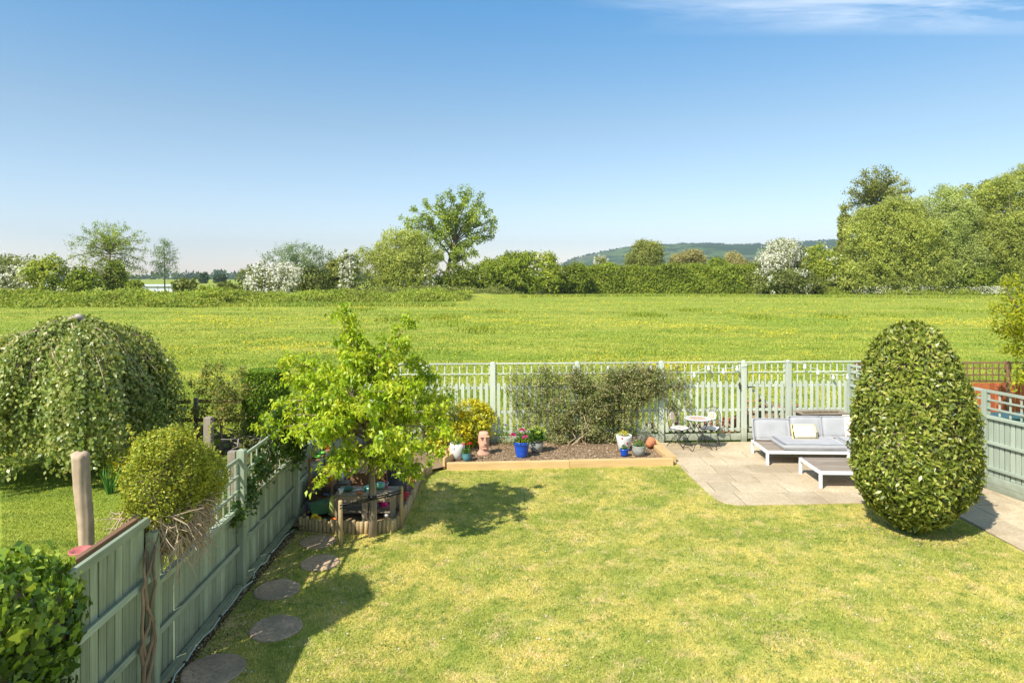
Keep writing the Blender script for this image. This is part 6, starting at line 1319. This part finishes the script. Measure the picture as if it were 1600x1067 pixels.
rs = RS(301); n = 2200; px = np.concatenate([rs.uniform(1060, 1130, 800), rs.uniform(880, 1300, 1400)]); yt = np.interp(px, [870, 900, 940, 985, 1040, 1160, 1260, 1300], [416, 404, 395, 387, 384, 384, 379, 376]); Xh = (px - 800) / F * 3295; Zh = H - (yt - HZ) * 3295 / F
P = np.stack([Xh, 3295 + rs.uniform(-15, 15, n), Zh + np.where(np.arange(n) < 800, rs.uniform(-3, 7, n), rs.uniform(-5, 2.5, n))], 1)
fast('hilltop_wood', leafV(P, rdir(rs, n), np.array([0, -1, .6]) + rs.normal(size=(n, 3)) * .4, 12, 9, .1), 4, F_FAR, None, rs.rand(n), 'stuff')

# ------------------------------------------------------------------ grass, flowers
rs = RS(400)
def blades(name, P, h, w, m, lean=.5, kind='stuff', lz=1.0, seed=0):
    rs = RS(seed); n = len(P); a = rs.rand(n) * 6.283; s = np.stack([np.cos(a), np.sin(a), np.zeros(n)], 1) * (np.asarray(w) * .5 * np.ones(n))[:, None]; d = rdir(rs, n) * lean; d[:, 2] = 1; hh = (np.asarray(h) * (.55 + .7 * rs.rand(n)))[:, None]
    return fast(name, np.stack([P - s, P + s, P + unit(d) * hh], 1).reshape(-1, 3), 3, m, None, np.clip(rs.normal(.5, .24, n), 0, 1), kind)
stones = [g(*q) for q in ((333, 1046), (431, 980), (433, 920), (500, 878), (497, 845))]
n = 560000; Yl = 5.6 + (14.2 - 5.6) * rs.rand(n) ** 1.25; Xl = rs.uniform(-3.6, 7.6, n)
ok = (Xl > fx(Yl) + .04) & ~((Xl < -1.70 + .02 * np.sin(Yl * 9)) & (Yl > 10.42)) & (Yl < 13.84 + .078 * (Xl + 1.35)) & ~((Xl > 7.40)) & (abs(Xl) < Yl * .8 + 1.2)
jit = .025 * np.sin(Yl * 23) + .02 * np.sin(Xl * 17) + rs.normal(size=n) * .035
ok &= ~((Xl > np.interp(Yl, [11.74, 11.78, 12.0, 12.4, 13.6, 14.5], [3.95, 3.86, 3.70, 3.63, 3.56, 3.53]) + jit) & (Yl > 11.74 + .03 * (Xl > 4) + np.maximum(0, Xl - 4.1) * .05 + jit))
for q in stones: ok &= np.sqrt((Xl - q.x) ** 2 + (Yl - q.y) ** 2) > .255 + .03 * np.sin(7 * np.arctan2(Yl - q.y, Xl - q.x) + q.x * 9) + .02 * rs.normal(size=n)
ok &= ~((Xl < fx(Yl) + .28) & (rs.rand(n) < .6)); ok &= ((Xl - LP.x) ** 2 + (Yl - LP.y) ** 2 > .35 ** 2) | (rs.rand(n) < .25)
thin = np.sin(Xl * 2.1 + 1.3 * np.sin(Yl * 1.7)) * np.sin(Yl * 2.6 + 1.1 * np.sin(Xl * 1.9)); ok &= ~((thin > .72) & (rs.rand(n) < .35))
Pl = np.stack([Xl[ok], Yl[ok], np.full(ok.sum(), .003)], 1); blades('lawn_grass', Pl, .034, .0085, LAWN_B, 1.2, seed=1)
n = 150000; Yl = 6 + 9.8 * rs.rand(n); Xl = fx(Yl) - rs.rand(n) * (Yl * .76 + fx(Yl) + .0) * 1.0; ok = (Xl < fx(Yl) - .1) & (Xl > -Yl * .8 - 1); ok &= ~((Xl > fx(Yl) - 1.6 - .2 * np.sin(Yl * 3)) & (Yl > 11.5) & (rs.rand(n) < .6))
blades('neighbour_lawn_grass', np.stack([Xl[ok], Yl[ok], np.full(ok.sum(), .004)], 1), .035, .012, MEAD_B, .9, seed=2)
def meadow_pts(n, Y0, Y1, seed):
    rs = RS(seed); u = rs.rand(n); Y = 1 / (1 / Y0 + (1 / Y1 - 1 / Y0) * u); X = rs.uniform(-.8, .8, n) * Y; return X, Y, rs
X, Y, rs = meadow_pts(380000, 16.0, 150, 5); ok = (Y > np.where(X > fx(16) - .05, by(X) + .05, 16.05)) & (Y < np.where(X < -8, 92, 150))
hz = .10 * (1 + .5 * np.sin(X * .5 + 2 * np.sin(Y * .3)) * np.sin(Y * .4)); X, Y, hz = X[ok], Y[ok], hz[ok]
blades('meadow_grass', np.stack([X, Y, np.zeros(len(X))], 1), hz * (1 + Y * .004), .012 + .00075 * Y, MEAD_B, .7, seed=6)
# tall tussocks of longer grass at the far edge
rs = RS(7); n = 26000; X = rs.uniform(-40, 115, n); Yq = np.where(X < -8, 90, 132 + 6 * np.sin(X * .05)) + rs.rand(n) * 7; blades('long_grass', np.stack([X, Yq, np.zeros(n)], 1), .55, .13, MEAD_B, .5, seed=8)
# buttercups
X, Y, rs = meadow_pts(150000, 16.8, 140, 9); nzv = np.sin(X * .21 + 2 * np.sin(Y * .11)) + np.sin(Y * .26 + 1.3 * np.sin(X * .09)) + .8 * np.sin(X * .53 + Y * .37) + .7 * np.sin(X * 1.3 - Y * .9) + rs.normal(size=len(X)) * .5
band = np.exp(-((Y - 62) / 9) ** 2) * 1.5 + np.exp(-((Y - 100) / 8) ** 2) * 1.4
ok = (nzv + band > 2.0 + np.clip((34 - Y) * .09, 0, 1.6)) | (rs.rand(len(X)) < .06 * np.clip(Y / 40, .3, 1)); ok &= Y < np.where(X < -8, 90, 140); X, Y = X[ok], Y[ok]; n = len(X); s_ = (.022 + .0012 * Y)
Pb = np.stack([X, Y, .20 + .1 * rs.rand(n)], 1); fast('buttercups', leafV(Pb, rdir(rs, n) * np.array([1, 1, .1]), np.array([0, -.35, 1]) + rs.normal(size=(n, 3)) * .25, s_, s_, .1), 4, foliage('buttercup_petals', [(.72, .50, .005), (.85, .66, .01)], .2, .4, .4, .02), None, rs.rand(n), 'stuff')
print('buttercups', n)
# dark tussocks in the meadow
rs = RS(10); Vt = []
for (px, py, k) in [(1010, 493, 70), (770, 487, 40), (690, 497, 60), (705, 506, 30), (1185, 497, 40), (1305, 496, 50), (1460, 484, 60), (1520, 487, 40), (750, 516, 40), (1380, 493, 35), (620, 500, 50), (560, 485, 60), (1080, 486, 50)]:
    c = g(px, py); q = rs.normal(size=(k * 5, 3)) * np.array([1.0 * c.y / 70, 2.0, 0]) + np.array([c.x, c.y, 0]); Vt.append(q)
Vt = np.concatenate(Vt); blades('rush_tussocks', Vt, .38, .10, F_HEDGE, .6, seed=11)
# clover and plantain in the turf
rs = RS(14); n = 26000; Yc = 6.2 + 7.6 * rs.rand(n) ** 1.2; Xc = rs.uniform(-3.3, 7.3, n); pt = np.sin(Xc * 3.1 + 2 * np.sin(Yc * 2.3)) + np.sin(Yc * 4.3 + 1.7 * np.sin(Xc * 2.9)) + .8 * rs.normal(size=n)
ok = (pt > 1.35) & (abs(Xc) < Yc * .8) & (Xc > fx(Yc) + .15) & ~((Xc < -1.65) & (Yc > 10.35)) & (Yc < 13.75 + .078 * (Xc + 1.35)) & ~((Xc > 3.5) & (Yc > 11.65))
for q in stones: ok &= ((Xc - q.x) ** 2 + (Yc - q.y) ** 2) > .30 ** 2
Pc = np.stack([Xc, Yc, .015 + .02 * rs.rand(n)], 1)[ok]; fast('clover', leafV(Pc, rdir(rs, len(Pc)) * np.array([1, 1, .3]), np.array([0, -.1, 1]) + rs.normal(size=(len(Pc), 3)) * .35, .030, .018, .15), 4, foliage('clover_leaves', [(.10, .19, .03), (.19, .30, .05), (.28, .36, .08)], .25, .5, .3, .1), None, rs.rand(len(Pc)), 'stuff')
rs = RS(15); n = 60000; Ys = 6.2 + 7.6 * rs.rand(n) ** 1.2; Xs = rs.uniform(-3.3, 7.3, n); pt = np.sin(Xs * 2.3 - 1.7 * np.sin(Ys * 3.1)) + np.sin(Ys * 3.7 + 2.1 * np.sin(Xs * 1.9)) + 1.1 * rs.normal(size=n)
ok = (pt > 1.5) & (abs(Xs) < Ys * .8) & (Xs > fx(Ys) + .15) & ~((Xs < -1.65) & (Ys > 10.35)) & (Ys < 13.78 + .078 * (Xs + 1.35)) & ~((Xs > 3.5) & (Ys > 11.65))
for q in stones: ok &= ((Xs - q.x) ** 2 + (Ys - q.y) ** 2) > .27 ** 2
Ps = np.stack([Xs, Ys, np.full(n, .01)], 1)[ok]; STR = NT('dry_straw'); STRM = STR.done(STR.ramp(STR.attr(), [(0, (.42, .32, .14)), (.5, (.66, .54, .28)), (1, (.85, .74, .50))]), .8, .1); blades('dry_grass', Ps, .038, .008, STRM, 2.2, seed=16)
# daisies
rs = RS(12); D_ = []
for (px, py) in [(842, 996), (840, 997), (858, 997), (762, 934), (852, 962), (749, 991), (693, 998), (622, 1014), (940, 845), (943, 846), (842, 844), (853, 861), (885, 1039), (967, 875), (1012, 1002), (535, 942), (523, 948), (370, 960), (541, 990), (455, 1010), (391, 1050), (382, 1048), (482, 1063), (1340, 960), (1180, 930), (1420, 1010), (700, 870), (1090, 905)]:
    c = g(px, py, .03); D_.append([c.x, c.y, .035])
D_ = np.array(D_); fast('daisies', leafV(D_, rdir(rs, len(D_)) * np.array([1, 1, .1]), np.tile(np.array([[0, -.3, 1.]]), (len(D_), 1)), .022, .022, .05), 4, P_WHITE, None, rs.rand(len(D_)), 'stuff')
# bark chips, dry leaves on the bed and lawn edge
rs = RS(13); n = 9000; X = rs.uniform(-1.3, 3.35, n); Y = rs.uniform(14.05, 16.1, n); ok = Y > 14.1 + .078 * (X + 1.3); Pm = np.stack([X, Y, .072 + .01 * rs.rand(n)], 1)[ok]
CH = NT('chip_brown'); CHM = CH.done(CH.ramp(CH.attr(), [(0, (.15, .095, .05)), (.5, (.33, .22, .13)), (1, (.62, .47, .31))]), .9, .1)
fast('bark_chips', leafV(Pm, rdir(rs, len(Pm)) * np.array([1, 1, .25]), np.array([0, 0, 1]) + rs.normal(size=(len(Pm), 3)) * .4, .035, .022, .1), 4, CHM, None, rs.rand(len(Pm)), 'stuff')
n = 2500; X = fx(8) + rs.rand(n) ** 2 * .5; Y = rs.uniform(6, 10.6, n); P = np.stack([X, Y, np.full(n, .012)], 1); n2 = 1500; X2 = rs.uniform(-3.4, -1.9, n2); Y2 = rs.uniform(10.7, 12.6, n2); P = np.concatenate([P, np.stack([X2, Y2, np.full(n2, .078)], 1)])
r_ = .3 + .5 * rs.rand(500); a_ = rs.rand(500) * 6.28; P = np.concatenate([P, np.stack([LP.x + r_ * np.cos(a_), LP.y + r_ * np.sin(a_), np.full(500, .02)], 1)])
fast('leaf_litter', leafV(P, rdir(rs, len(P)) * np.array([1, 1, .25]), np.array([0, 0, 1]) + rs.normal(size=(len(P), 3)) * .4, .03, .018, .1), 4, CHM, None, rs.rand(len(P)), 'stuff')
